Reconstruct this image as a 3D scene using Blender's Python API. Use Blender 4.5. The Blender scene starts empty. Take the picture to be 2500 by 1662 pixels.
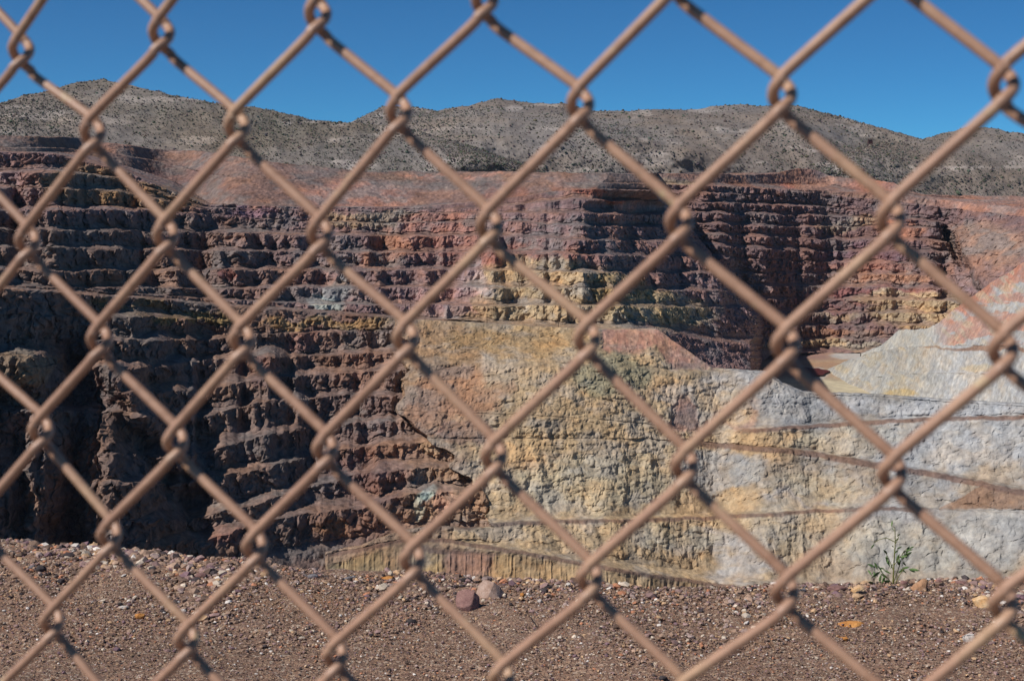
import bpy, math, random
import numpy as np
C = bpy.data.collections.new('scene'); bpy.context.scene.collection.children.link(C)
sc = bpy.context.scene
R = math.radians
# ------------------------------------------------------------------ camera, world, sun, exposure
F, CX, CY, PITCH = 3692.0, 1250.0, 831.0, R(5.8)      # focal length and centre in pixels of a 2500 px wide picture
cam_d = bpy.data.cameras.new('camera'); cam = bpy.data.objects.new('camera', cam_d); C.objects.link(cam)
cam_d.sensor_width = 23.7; cam_d.lens = 23.7 * F / 2500.0
cam.location = (0, 0, 0); cam.rotation_euler = (R(90) - PITCH, 0, 0)
cam_d.clip_start = 0.05; cam_d.clip_end = 30000
cam_d.dof.use_dof = True; cam_d.dof.focus_distance = 45.0; cam_d.dof.aperture_fstop = 17.0
sc.camera = cam
SUN_EL, SUN_AZ = R(45), R(-116)                        # azimuth from +Y (view direction) clockwise; sun stands to the left, a little behind
sdir = (math.sin(SUN_AZ) * math.cos(SUN_EL), math.cos(SUN_AZ) * math.cos(SUN_EL), math.sin(SUN_EL))
w = bpy.data.worlds.new('World'); sc.world = w; w.use_nodes = True
nt = w.node_tree; sky = nt.nodes.new('ShaderNodeTexSky'); sky.sky_type = 'NISHITA'; sky.sun_disc = False
sky.sun_elevation = SUN_EL; sky.sun_rotation = SUN_AZ; sky.altitude = 3000
sky.air_density = 0.6; sky.dust_density = 0.0; sky.ozone_density = 10.0
bg = nt.nodes['Background']; tint = nt.nodes.new('ShaderNodeMix'); tint.data_type = 'RGBA'; tint.blend_type = 'MULTIPLY'; tint.inputs[0].default_value = 1.0
nt.links.new(sky.outputs[0], tint.inputs[6]); tint.inputs[7].default_value = (0.46, 1.04, 1.07, 1)
nt.links.new(tint.outputs[2], bg.inputs[0]); bg.inputs[1].default_value = 0.08
sl = bpy.data.lights.new('sun', 'SUN'); sl.energy = 4.6; sl.angle = R(0.5); sl.color = (1.0, 0.965, 0.92)
so = bpy.data.objects.new('sun', sl); C.objects.link(so)
from mathutils import Vector, Matrix
so.rotation_euler = Vector(sdir).to_track_quat('Z', 'Y').to_euler()
sc.view_settings.view_transform = 'Standard'; sc.view_settings.look = 'None'
sc.view_settings.exposure = 0.0; sc.view_settings.gamma = 1.0
sc.cycles.max_bounces = 4; sc.cycles.diffuse_bounces = 2

# ------------------------------------------------------------------ helpers
rng = np.random.default_rng(7); random.seed(7)
def srgb(r, g, b):
    f = lambda c: (c / 255.0 / 12.92) if c <= 10 else ((c / 255.0 + 0.055) / 1.055) ** 2.4
    return (f(r), f(g), f(b))
def tag(o, label=None, cat=None, group=None, kind=None):
    if label: o['label'] = label
    if cat: o['category'] = cat
    if group: o['group'] = group
    if kind: o['kind'] = kind
    return o
def link(name, me, parent=None):
    o = bpy.data.objects.new(name, me); C.objects.link(o)
    if parent: o.parent = parent
    return o
def mesh_np(name, V, Fc, mat, smooth=False, cols=None, parent=None, k=None):
    """V (n,3), Fc (m,k) int array of faces with k corners; cols (n,3) per-vertex rock colour"""
    me = bpy.data.meshes.new(name)
    V = np.ascontiguousarray(V, dtype=np.float32); Fc = np.ascontiguousarray(Fc, dtype=np.int32)
    m, kk = Fc.shape
    me.vertices.add(len(V)); me.vertices.foreach_set('co', V.ravel())
    me.loops.add(m * kk); me.loops.foreach_set('vertex_index', Fc.ravel())
    me.polygons.add(m); me.polygons.foreach_set('loop_start', np.arange(m, dtype=np.int32) * kk)
    me.polygons.foreach_set('loop_total', np.full(m, kk, dtype=np.int32))
    me.polygons.foreach_set('use_smooth', np.full(m, smooth, dtype=bool))
    me.update(calc_edges=True)
    if cols is not None:
        at = me.attributes.new('rock', 'FLOAT_COLOR', 'POINT')
        c4 = np.ones((len(V), 4), dtype=np.float32); c4[:, :3] = cols
        at.data.foreach_set('color', c4.ravel())
    if mat: me.materials.append(mat)
    return link(name, me, parent)
# gradient-free hash value noise, vectorised
def _h(i, j, k, s):
    n = (i * 374761393 + j * 668265263 + k * 2147483647 + s * 974634777) & 0xffffffff
    n = ((n ^ (n >> 13)) * 1274126177) & 0xffffffff
    n = ((n ^ (n >> 15)) * 2246822519) & 0xffffffff
    return ((n ^ (n >> 16)) & 0xffffff).astype(np.float64) / 8388607.5 - 1.0
def vnoise(x, y, z, s=0):
    xi, yi, zi = np.floor(x).astype(np.int64), np.floor(y).astype(np.int64), np.floor(z).astype(np.int64)
    fx, fy, fz = x - xi, y - yi, z - zi
    ux, uy, uz = fx * fx * (3 - 2 * fx), fy * fy * (3 - 2 * fy), fz * fz * (3 - 2 * fz)
    r = 0
    for a in (0, 1):
        wx = ux if a else 1 - ux
        for b in (0, 1):
            wy = uy if b else 1 - uy
            for c in (0, 1):
                wz = uz if c else 1 - uz
                r = r + wx * wy * wz * _h(xi + a, yi + b, zi + c, s)
    return r
def fbm(x, y, z, o=4, s=0, g=0.5):
    r, a, n = 0, 1.0, 0
    for i in range(o):
        r = r + a * vnoise(x * 2 ** i + 17.3 * i, y * 2 ** i + 5.1 * i, z * 2 ** i + 9.7 * i, s + i); n += a; a *= g
    return r / n
def ridge(x, y, z, o=4, s=0, g=0.55):
    r, a, n = 0, 1.0, 0
    for i in range(o):
        r = r + a * (1 - 2 * np.abs(vnoise(x * 2 ** i + 3.3 * i, y * 2 ** i + 7.1 * i, z * 2 ** i + 1.7 * i, s + i))); n += a; a *= g
    return r / n
def facet(x, y, z, s=0):
    """angular, joint-bounded blocks: folded planes in several directions, warped"""
    w1 = fbm(x / 3.2, y / 3.2, z / 3.2, 2, s) * 1.1; w2 = fbm(x / 2.6 + 9, y / 2.6, z / 2.6, 2, s + 3) * 1.1
    r = 0
    for i, (a, b, c, L, k) in enumerate(((.92, .3, .25, 1.0, 1.0), (-.35, .5, .79, .8, .7), (.55, -.5, .67, .55, .55), (.8, .2, -.57, .33, .4), (.1, .6, .8, .27, .28))):
        u = (a * x + b * y + c * z) / L + (w1 if i % 2 == 0 else w2) + i * 3.7
        r = r + k * (np.abs(u - np.floor(u) - 0.5) * 2 - 0.5)
    return r
def sstep(a, b, x):
    t = np.clip((x - a) / (b - a), 0, 1); return t * t * (3 - 2 * t)
cp, sp = math.cos(PITCH), math.sin(PITCH)
def t_of(y):                       # picture row -> height per metre of forward distance
    b = (CY - y) / F; return (-sp + b * cp) / (cp + b * sp)
def pt(x, y, D):                   # a picture direction and a forward distance -> a point of the place
    b = (CY - y) / F; k = D / (cp + b * sp)
    return np.stack([(x - CX) / F * k, D + 0 * x, (-sp + b * cp) * k], -1)
def proj(P):
    X, Y, Z = P[..., 0], P[..., 1], P[..., 2]
    d = Y * cp - Z * sp; v = Y * sp + Z * cp
    return CX + F * X / d, CY - F * v / d
def itp(x, xs, ys): return np.interp(x, xs, ys)

# ------------------------------------------------------------------ materials
def new_mat(name):
    m = bpy.data.materials.new(name); m.use_nodes = True
    n = m.node_tree.nodes; b = n['Principled BSDF']
    b.inputs['Roughness'].default_value = 0.9
    b.inputs['Specular IOR Level'].default_value = 0.15
    return m, m.node_tree, b
def N(t, typ, **kw):
    n = t.nodes.new(typ)
    for k, v in kw.items():
        if hasattr(n, k): setattr(n, k, v)
        else: n.inputs[k].default_value = v
    return n
def ramp(t, fac, stops):
    r = t.nodes.new('ShaderNodeValToRGB'); e = r.color_ramp.elements
    while len(e) < len(stops): e.new(0.5)
    for i, (p, c) in enumerate(stops):
        e[i].position = p; e[i].color = (*c, 1) if len(c) == 3 else c
    t.links.new(fac, r.inputs[0]); return r.outputs[0]
def mix(t, a, b, fac, mode='MIX'):
    m = t.nodes.new('ShaderNodeMix'); m.data_type = 'RGBA'; m.blend_type = mode
    for sock, v in ((m.inputs[6], a), (m.inputs[7], b), (m.inputs[0], fac)):
        if hasattr(v, 'is_linked') or hasattr(v, 'links'): t.links.new(v, sock)
        else: sock.default_value = v if isinstance(v, (int, float)) else (*v, 1)
    return m.outputs[2]
def noise(t, scale, detail=6, rough=0.6, stretch=(1, 1, 1), coord='Object', dist=0.0, off=(0, 0, 0)):
    tc = t.nodes.new('ShaderNodeTexCoord'); mp = t.nodes.new('ShaderNodeMapping')
    mp.inputs['Scale'].default_value = stretch; mp.inputs['Location'].default_value = off
    n = t.nodes.new('ShaderNodeTexNoise'); n.inputs['Scale'].default_value = scale
    n.inputs['Detail'].default_value = detail; n.inputs['Roughness'].default_value = rough
    n.inputs['Distortion'].default_value = dist
    t.links.new(tc.outputs[coord], mp.inputs[0]); t.links.new(mp.outputs[0], n.inputs['Vector'])
    return n.outputs['Fac']
def rock_mat(name, s1=0.35, s2=0.06, bumpd=1.2, bs=0.5, contrast=0.45):
    """terrain: the rock-type colour of each place ('rock'), broken up by finer rock variation"""
    m, t, b = new_mat(name)
    a = N(t, 'ShaderNodeAttribute', attribute_name='rock').outputs['Color']
    n1 = noise(t, s1, 8, 0.7); n2 = noise(t, s2, 6, 0.6, (1, 1, 2.2), off=(31, 2, 5)); n3 = noise(t, s1 * 0.5, 5, 0.65, (1, 1, 0.3), off=(5, 9, 1))
    lo, hi = 1 - contrast, 1 + contrast
    c = mix(t, a, ramp(t, n1, [(0.28, (lo, lo, lo)), (0.5, (1, 1, 1)), (0.72, (hi, hi, hi * 0.97))]), 1.0, 'MULTIPLY')
    c = mix(t, c, ramp(t, n2, [(0.33, (0.88, 0.91, 0.96)), (0.5, (1, 1, 1)), (0.66, (1.1, 1.03, 0.94))]), 0.9, 'MULTIPLY')
    c = mix(t, c, ramp(t, n3, [(0.3, (0.82, 0.8, 0.8)), (0.55, (1.08, 1.08, 1.06))]), 0.8, 'MULTIPLY')
    t.links.new(c, b.inputs['Base Color'])
    bp = t.nodes.new('ShaderNodeBump'); bp.inputs['Strength'].default_value = bs; bp.inputs['Distance'].default_value = bumpd
    nb = noise(t, s1 * 0.8, 8, 0.7, (1, 1, 0.55), off=(9, 9, 9)); t.links.new(nb, bp.inputs['Height']); t.links.new(bp.outputs[0], b.inputs['Normal'])
    return m
M_ROCK = rock_mat('pit_rock')
M_PALE = rock_mat('pale_rock', 0.42, 0.06, 0.9, 0.42, 0.36)
M_DUMP = rock_mat('dump_rock', 0.3, 0.05, 0.8, 0.4, 0.35)
M_FLOOR = rock_mat('floor_rock', 0.2, 0.03, 0.3, 0.3, 0.2)
M_HILL = rock_mat('hill_ground', 0.28, 0.012, 1.0, 0.4, 0.26)

# ------------------------------------------------------------------ terrain built as a ladder of crests, benches and faces
ALPHA = {'f': math.tan(R(64)), 't': math.tan(R(33)), 'b': math.tan(R(4)), 's': math.tan(R(34)), 'h': math.tan(R(21))}
STEP = 1.7
def build_ladder(xs, start_y, D0, segs, down):
    """rows of (y, D, kind). segs: list of (y_end array, kind letter or slope-tan array). Distances follow from the true slopes."""
    ys, Ds, ks = [start_y], [D0], [np.full_like(xs, 0.0)]
    y, D = start_y, D0
    KV = {'f': 1.0, 't': 0.45, 'b': 0.0, 's': 0.55, 'h': 0.5}
    for y1, kind in segs:
        if isinstance(kind, tuple): tan, kv = kind
        else: tan, kv = ALPHA[kind], KV[kind]
        n = max(1, int(np.ceil(np.max(np.abs(y1 - y)) / STEP)))
        t0 = t_of(y); tn = np.maximum(tan, t0 + 0.03)
        for i in range(1, n + 1):
            yy = y + (y1 - y) * i / n
            ys.append(yy); Ds.append(D * (tn - t0) / (tn - t_of(yy))); ks.append(np.full_like(xs, 1.0) * kv)
        y, D = ys[-1], Ds[-1]
    return np.array(ys), np.array(Ds), np.array(ks)
def grid_faces(nr, nc, flip=False):
    i = np.arange(nr - 1)[:, None] * nc + np.arange(nc - 1)[None, :]
    q = np.stack([i, i + 1, i + nc + 1, i + nc], -1).reshape(-1, 4)
    return q[:, ::-1] if flip else q
def rough_rock(P, K, big=5.0, mid=2.6, fine=0.9, seed=0, scale=1.0, amp=None, worm=1.0):
    """crags, buttresses and gullies: pushes the rock mainly horizontally"""
    X, Y, Z = P[..., 0] / scale, P[..., 1] / scale, P[..., 2] / scale
    A = 1.0 if amp is None else amp
    K = K * A
    u = X * 0.8 + Y * 0.6
    bigd = fbm(X * scale / 46, Y * scale / 58, Z * scale / 80, 3, 505) * big * A / scale * 0.85
    gul = ridge(X / 19, Y / 26, Z / 55, 4, seed + 20, 0.6) * mid * (0.06 + 0.94 * K)
    crg = (fbm(X / 10, Y / 9, Z / 10, 5, seed + 40, 0.7) * 0.75 + (np.abs(fbm(X / 6, Y / 7, Z / 9, 3, seed + 140, 0.6)) ** 0.8 - 0.25) * 1.3 * worm) * mid * K
    but = (fbm(X / 24, Y / 30, Z / 16, 3, seed + 120, 0.6) * 0.45 + facet(X / 11, Y / 11, Z / 11, seed + 121) * 0.5 + facet(X / 4.2, Y / 4.2, Z / 5, seed + 131) * 0.22) * mid * K
    blk = 1.25 * (np.abs(vnoise(X / 4.1, Y / 5, Z / 4.6, seed + 60)) + 0.6 * np.abs(vnoise(X / 1.9, Y / 2.2, Z / 2.1, seed + 61))) * fine * 1.6 * K
    sm = fbm(X / 1.6, Y / 1.7, Z / 1.5, 2, seed + 70, 0.7) * fine * (0.12 + 0.88 * K)
    d = (bigd + gul + crg + but + blk + sm) * scale
    e = (fbm(X / 9, Y / 10, Z / 10, 3, seed + 80) * mid * 0.8 * K + vnoise(X / 2, Y / 2, Z / 2, seed + 90) * fine * 0.7 * K) * scale
    h = (fbm(X / 6, Y / 6, Z / 6, 3, seed + 95) * 0.35 * mid * (0.08 + K) + vnoise(X / 1.7, Y / 1.7, Z / 2, seed + 99) * fine * 0.3) * scale
    Q = P.copy(); Q[..., 1] -= d; Q[..., 0] += e; Q[..., 2] += h
    return Q
# rock colours (linear albedo from measured-looking sRGB)
def col(r, g, b, k=1.0): return np.array(srgb(r, g, b)) * k
BR, MAUVE, RED, PINK = col(124, 104, 96), col(136, 110, 108), col(160, 98, 78), col(178, 128, 114)
TAN, YEL, CREAM, GREY, WHITE = col(158, 138, 116), col(178, 155, 124), col(182, 168, 142), col(166, 160, 156), col(206, 202, 198)
ORA, DARKB, OLIVE, BLUEG, PURP = col(190, 120, 66), col(92, 74, 68), col(128, 112, 76), col(150, 160, 160), col(124, 98, 110)
def paint(base, xp, yp, blobs, seed=0, wob=22):
    """rock types: each body of rock has an irregular outline"""
    c = base
    wx = fbm(xp / 60, yp / 60, 0 * xp, 4, seed, 0.6) * wob * 2.2; wy = fbm(xp / 60, yp / 60, 0 * xp + 9, 4, seed + 5, 0.6) * wob * 2
    for b in blobs:
        cx, cy, rx, ry, cl, s = b[:6]; rot = R(b[6]) if len(b) > 6 else 0
        dx, dy = xp + wx - cx, yp + wy - cy
        u = (dx * math.cos(rot) + dy * math.sin(rot)) / rx; v = (-dx * math.sin(rot) + dy * math.cos(rot)) / ry
        m = s * (1 - sstep(0.75, 1.15, np.sqrt(u * u + v * v)))
        c = c * (1 - m[..., None]) + cl * m[..., None]
    return c
def mixc(a, b, m): return a * (1 - m[..., None]) + b * m[..., None]
def mottle(base, P, seed, k=1.0):
    X, Y, Z = P[..., 0], P[..., 1], P[..., 2]
    a = fbm(X / 16, Y / 16, Z / 9, 4, seed, 0.65); b = fbm(X / 7, Y / 7, Z / 12, 4, seed + 6, 0.7); c = fbm(X / 3, Y / 3, Z / 4, 3, seed + 12, 0.7)
    lum = base.mean(-1, keepdims=True)
    base = mixc(base, lum * np.array([1.02, 1.0, 0.98]), sstep(0.02, 0.32, a) * 0.5 * k)
    base = mixc(base, base * np.array([1.13, 0.99, 0.84]), sstep(-0.02, -0.3, a) * 0.8 * k)
    base = mixc(base, base * 0.76, sstep(0.12, 0.38, b) * 0.75 * k)
    base = mixc(base, base * np.array([1.3, 1.27, 1.22]), sstep(0.1, 0.35, -b) * 0.8 * k)
    return base * (1 + 0.35 * k * c[..., None])
def crest_segs(xs, prev, crests, down, q_b, seed):
    """turns a list of crest rows (top lit edges) into face + talus + bench segments"""
    segs = []
    y = prev
    for i, c in enumerate(crests):
        cy_, q = c[0], c[1]
        gap = cy_ - y if down else y - cy_
        nz = fbm(xs / 42 + 100 * i, xs * 0 + i, xs * 0, 3, seed + i) * 0.5 + 0.35
        tal = np.clip(nz, 0.0, 0.6) * 0.5 * q
        bn = q_b * q * np.clip(0.85 + 1.1 * fbm(xs / 55 + 31 * i, xs * 0 + i, xs * 0 + 4, 3, seed + 77), 0.35, 1.5)
        alpha = c[2] if len(c) > 2 else ALPHA['f']
        wig = fbm(xs / 30 + 50 * i, xs * 0 + i * 3.1, xs * 0, 4, seed + 31 + i) * np.minimum(4.5, np.abs(gap) * 0.11)
        cyw = cy_ + wig
        if down:
            segs += [(y + gap * (1 - bn - tal), (alpha, 1.0)), (y + gap * (1 - bn), 't'), (cyw, 'b')]
        else:
            segs += [(y - gap * bn, 'b'), (y - gap * (bn + tal), 't'), (cyw, (alpha, 1.0))]
        y = cyw
    return segs

# --- distances of the haul road crest
XR = [-120, 0, 300, 500, 750, 1000, 1250, 1450, 1700]
DR = [490, 508, 572, 602, 626, 638, 640, 640, 650]
RX = [-120, 0, 130, 300, 400, 500, 620, 750, 870, 1000, 1100, 1250, 1450, 1600, 1640, 1700]
RY = [705, 706, 713, 725, 733, 742, 751, 760, 768, 778, 784, 793, 803, 803, 804, 806]

# ---- 1. upper wall with dumps above it (left and centre)
def upper_wall():
    xs = np.arange(-90, 1905, STEP)
    K = [-90, 0, 130, 300, 500, 750, 1000, 1200, 1400, 1500, 1700]
    T = lambda v: itp(xs, K, v + [v[-1]] * (len(K) - len(v)))
    a = T([372, 372, 376, 418, 500, 506, 508, 490, 462, 464, 466]); b = T([421, 421, 422, 434, 507, 511, 513, 506, 488, 490, 492])
    c = T([459, 459, 462, 467, 512, 517, 522, 520, 521, 523, 526]); d = T([514, 514, 514, 514, 520, 543, 545, 540, 551, 553, 556])
    e = T([561, 561, 563, 565, 567, 576, 578, 575, 588, 588, 592]); f = T([606, 606, 607, 608, 613, 616, 618, 618, 622, 624, 628])
    g = T([662, 662, 662, 661, 660, 660, 660, 660, 664, 666, 668]); h = T([698, 700, 702, 704, 705, 704, 703, 703, 704, 706, 710])
    i_ = T([702, 704, 708, 716, 728, 743, 746, 746, 745, 748, 752])
    R0 = itp(xs, RX, RY); D0 = itp(xs, XR, DR)
    R0 = R0 + itp(xs, [1610, 1750, 1905], [0, 26, 38])
    one = np.ones_like(xs)
    crests = [(i_, 0.2 + 0.6 * sstep(900, 1150, xs)), (h, sstep(-50, 30, xs) * one), (g, one), (f, one), (e, one), (d, one), (c, 0.4 + 0.5 * sstep(900, 1250, xs) + 0.5 * (xs < 480)), (b, one), (a, one)]
    segs = [(R0 - 5, 'b')] + crest_segs(xs, R0 - 5, crests, False, 0.2, 3)
    k2 = [-90, 150, 250, 330, 420, 500, 600, 1000, 1300, 1450, 1720]
    mid = np.minimum(itp(xs, k2, [362, 362, 372, 385, 400, 425, 438, 441, 446, 448, 450]), a - 4)
    low = np.minimum(a - 2, itp(xs, [-90, 200, 420, 520, 1000, 1200, 1720], [368, 372, 440, 503, 503, 484, 470]))
    top = itp(xs, [-90, 0, 100, 190, 260, 390, 500, 620, 820, 883, 1000, 1300, 1400, 1720], [335, 335, 334, 338, 350, 365, 372, 392, 413, 420, 420, 421, 424, 424])
    top = np.minimum(top, mid - 4) + fbm(xs / 40, 0 * xs, 0 * xs, 4, 5) * 3.5
    dsl = math.tan(R(31))
    segs += [(low, 'b'), (mid, (dsl, 0.5)), (mid - 2, 'b'), (top, (dsl, 0.5)), (top - 1.5, 'b')]
    ys, Ds, ks = build_ladder(xs, R0 + 1, D0 + 2, segs, False)
    low_ext = itp(xs, [1600, 1660, 1810, 1905], [0, 90, 90, 30])
    nn_ = 30
    ex_y = np.array([R0 + 1.2 + low_ext * (nn_ - i) / nn_ for i in range(nn_)]); ex_D = np.array([D0 + 2 - low_ext * 0.35 * (nn_ - i) / nn_ for i in range(nn_)])
    ys = np.concatenate([ex_y, ys]); Ds = np.concatenate([ex_D, Ds]); ks = np.concatenate([np.full_like(ex_y, 1.0) * (low_ext > 1), ks])
    xp = np.broadcast_to(xs, ys.shape)
    dumpm = ys < low[None, :] + 1
    nd = int(np.argmin(np.abs(ys[:, 300] - a[300])))
    ker = np.hanning(151); ker /= ker.sum()
    DT = itp(xs, [-90, 500, 1000, 1400, 1720], [690, 752, 790, 800, 820])
    b0 = Ds[nn_].copy(); kx = np.clip((DT - b0) / (Ds[nd] - b0), 0.4, 2.0)
    Ds[nn_:] = b0[None] + (Ds[nn_:] - b0[None]) * kx[None]
    for i in range(nd + 1, len(Ds)):
        Ds[i] = np.convolve(np.pad(Ds[i], 75, mode='edge'), ker, mode='valid')[:len(xs)]
    # the wall turns a corner and runs back behind the far wall
    xc = 1425 + np.clip(ys - 560, 0, 400) * 0.5 + np.clip(500 - ys, 0, 80) * 0.8 + fbm(ys / 22, xp / 90, 0 * xp, 3, 8) * 14
    xn = 1572 + np.clip(ys - 440, 0, 330) * 0.8 + fbm(ys / 14, xp / 90, 0 * xp + 5, 3, 18) * 12
    ext = np.clip(xp - xc, 0, 300) * (0.52 - 0.36 * sstep(505, 455, ys)) + np.clip(xp - xn, 0, 40) * 14
    # left part of the upper rim stands nearer and turns its face to the right
    D2 = Ds + ext
    P = pt(xp, ys, D2)
    kk = np.where(dumpm, ks * 0.45, ks)
    smooth = 1 - 0.55 * sstep(620, 800, xp) * sstep(540, 500, ys) - 0.35 * sstep(1000, 1100, xp) * sstep(1400, 1340, xp)
    lefty = 1 + 0.3 * sstep(900, 400, xp)
    Q = rough_rock(P, kk, 6.0, 2.7, 1.0, 11, 0.82, smooth * lefty)
    # colours
    base = np.broadcast_to(MAUVE * 0.92, P.shape).copy()
    base = mixc(base, BR * 0.86, sstep(1000, 300, xp) * sstep(500, 560, ys))
    bl = [(210, 450, 110, 45, col(124, 106, 84), .8), (370, 480, 130, 32, col(146, 118, 84), .75), (900, 530, 140, 18, TAN * .9, .8), (620, 522, 60, 14, PURP * .95, .8),
          (1100, 540, 130, 25, PINK * .75, .6), (1080, 590, 140, 40, PINK * .72, .5), (1250, 630, 200, 32, col(150, 102, 90), .7), (940, 600, 60, 60, col(156, 116, 92), .5),
          (1330, 700, 210, 66, YEL * .9, .95), (1400, 755, 290, 56, YEL * .92, .95), (1180, 772, 190, 30, YEL * .85, .85), (1600, 760, 160, 50, col(164, 144, 112), .85), (1150, 700, 60, 60, col(158, 136, 140), .6), (1080, 740, 120, 40, col(150, 118, 116), .7),
          (800, 735, 45, 26, BLUEG * .95, .9), (830, 700, 30, 22, BLUEG * .8, .5), (1180, 745, 40, 22, YEL * .8, .8), (1500, 700, 70, 40, OLIVE * 1.1, .6), (560, 680, 30, 20, col(130, 86, 82), .7),
          (1470, 470, 70, 16, col(150, 92, 74), .7), (420, 590, 60, 14, col(130, 92, 84), .5)]
    base = paint(base, xp, ys, bl, 31, 16)
    d = np.broadcast_to(col(150, 110, 98) * 0.8, P.shape).copy()
    dl = [(60, 352, 130, 26, col(146, 112, 100) * .85, .9), (330, 400, 120, 40, col(148, 108, 96) * .85, .9), (420, 440, 110, 30, col(138, 96, 94) * .85, .9), (640, 470, 160, 32, col(152, 104, 88) * .85, .9),
          (880, 475, 160, 34, col(186, 118, 96) * .9, .95), (700, 420, 120, 16, col(150, 108, 100) * .85, .8), (1150, 475, 170, 30, col(150, 108, 100) * .85, .9), (1230, 480, 60, 26, col(152, 94, 82) * .85, .8),
          (1100, 432, 120, 8, col(186, 116, 92) * .85, .9), (1400, 455, 60, 26, col(180, 110, 78) * .85, .8), (1330, 440, 120, 14, col(148, 112, 104) * .85, .7), (1500, 440, 90, 20, col(138, 112, 108) * .9, .8),
          (560, 385, 90, 16, col(164, 108, 84) * .85, .7), (290, 365, 60, 16, col(176, 112, 82) * .85, .7), (1060, 440, 200, 10, col(136, 112, 104) * .85, .6), (190, 420, 90, 34, col(132, 112, 88), .7)]
    d = paint(d, xp, ys, dl, 41, 14)
    streak = fbm(xp / 5 + ys * 0.06, ys / 60, 0 * xp, 3, 77) * 0.5
    dl_ = d.mean(-1, keepdims=True); d = (d * 0.52 + dl_ * 0.48) * np.array([1.0, 0.93, 0.87])
    d = d * (1 + 0.14 * streak[..., None])
    base = np.where(dumpm[..., None], d, base)
    bench = (ks < 0.5)[..., None] * (~dumpm)[..., None]
    base = np.where(bench, base * 0.5 + BR * 0.5 * 1.0, base)
    return xs, ys, Q, mottle(base, P, 1001), D2
UX, UY, UQ, UC, UD = upper_wall()
o = mesh_np('terrain_upper_wall', UQ.reshape(-1, 3), grid_faces(*UY.shape), M_ROCK, False, UC.reshape(-1, 3)); tag(o, kind='structure')

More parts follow.
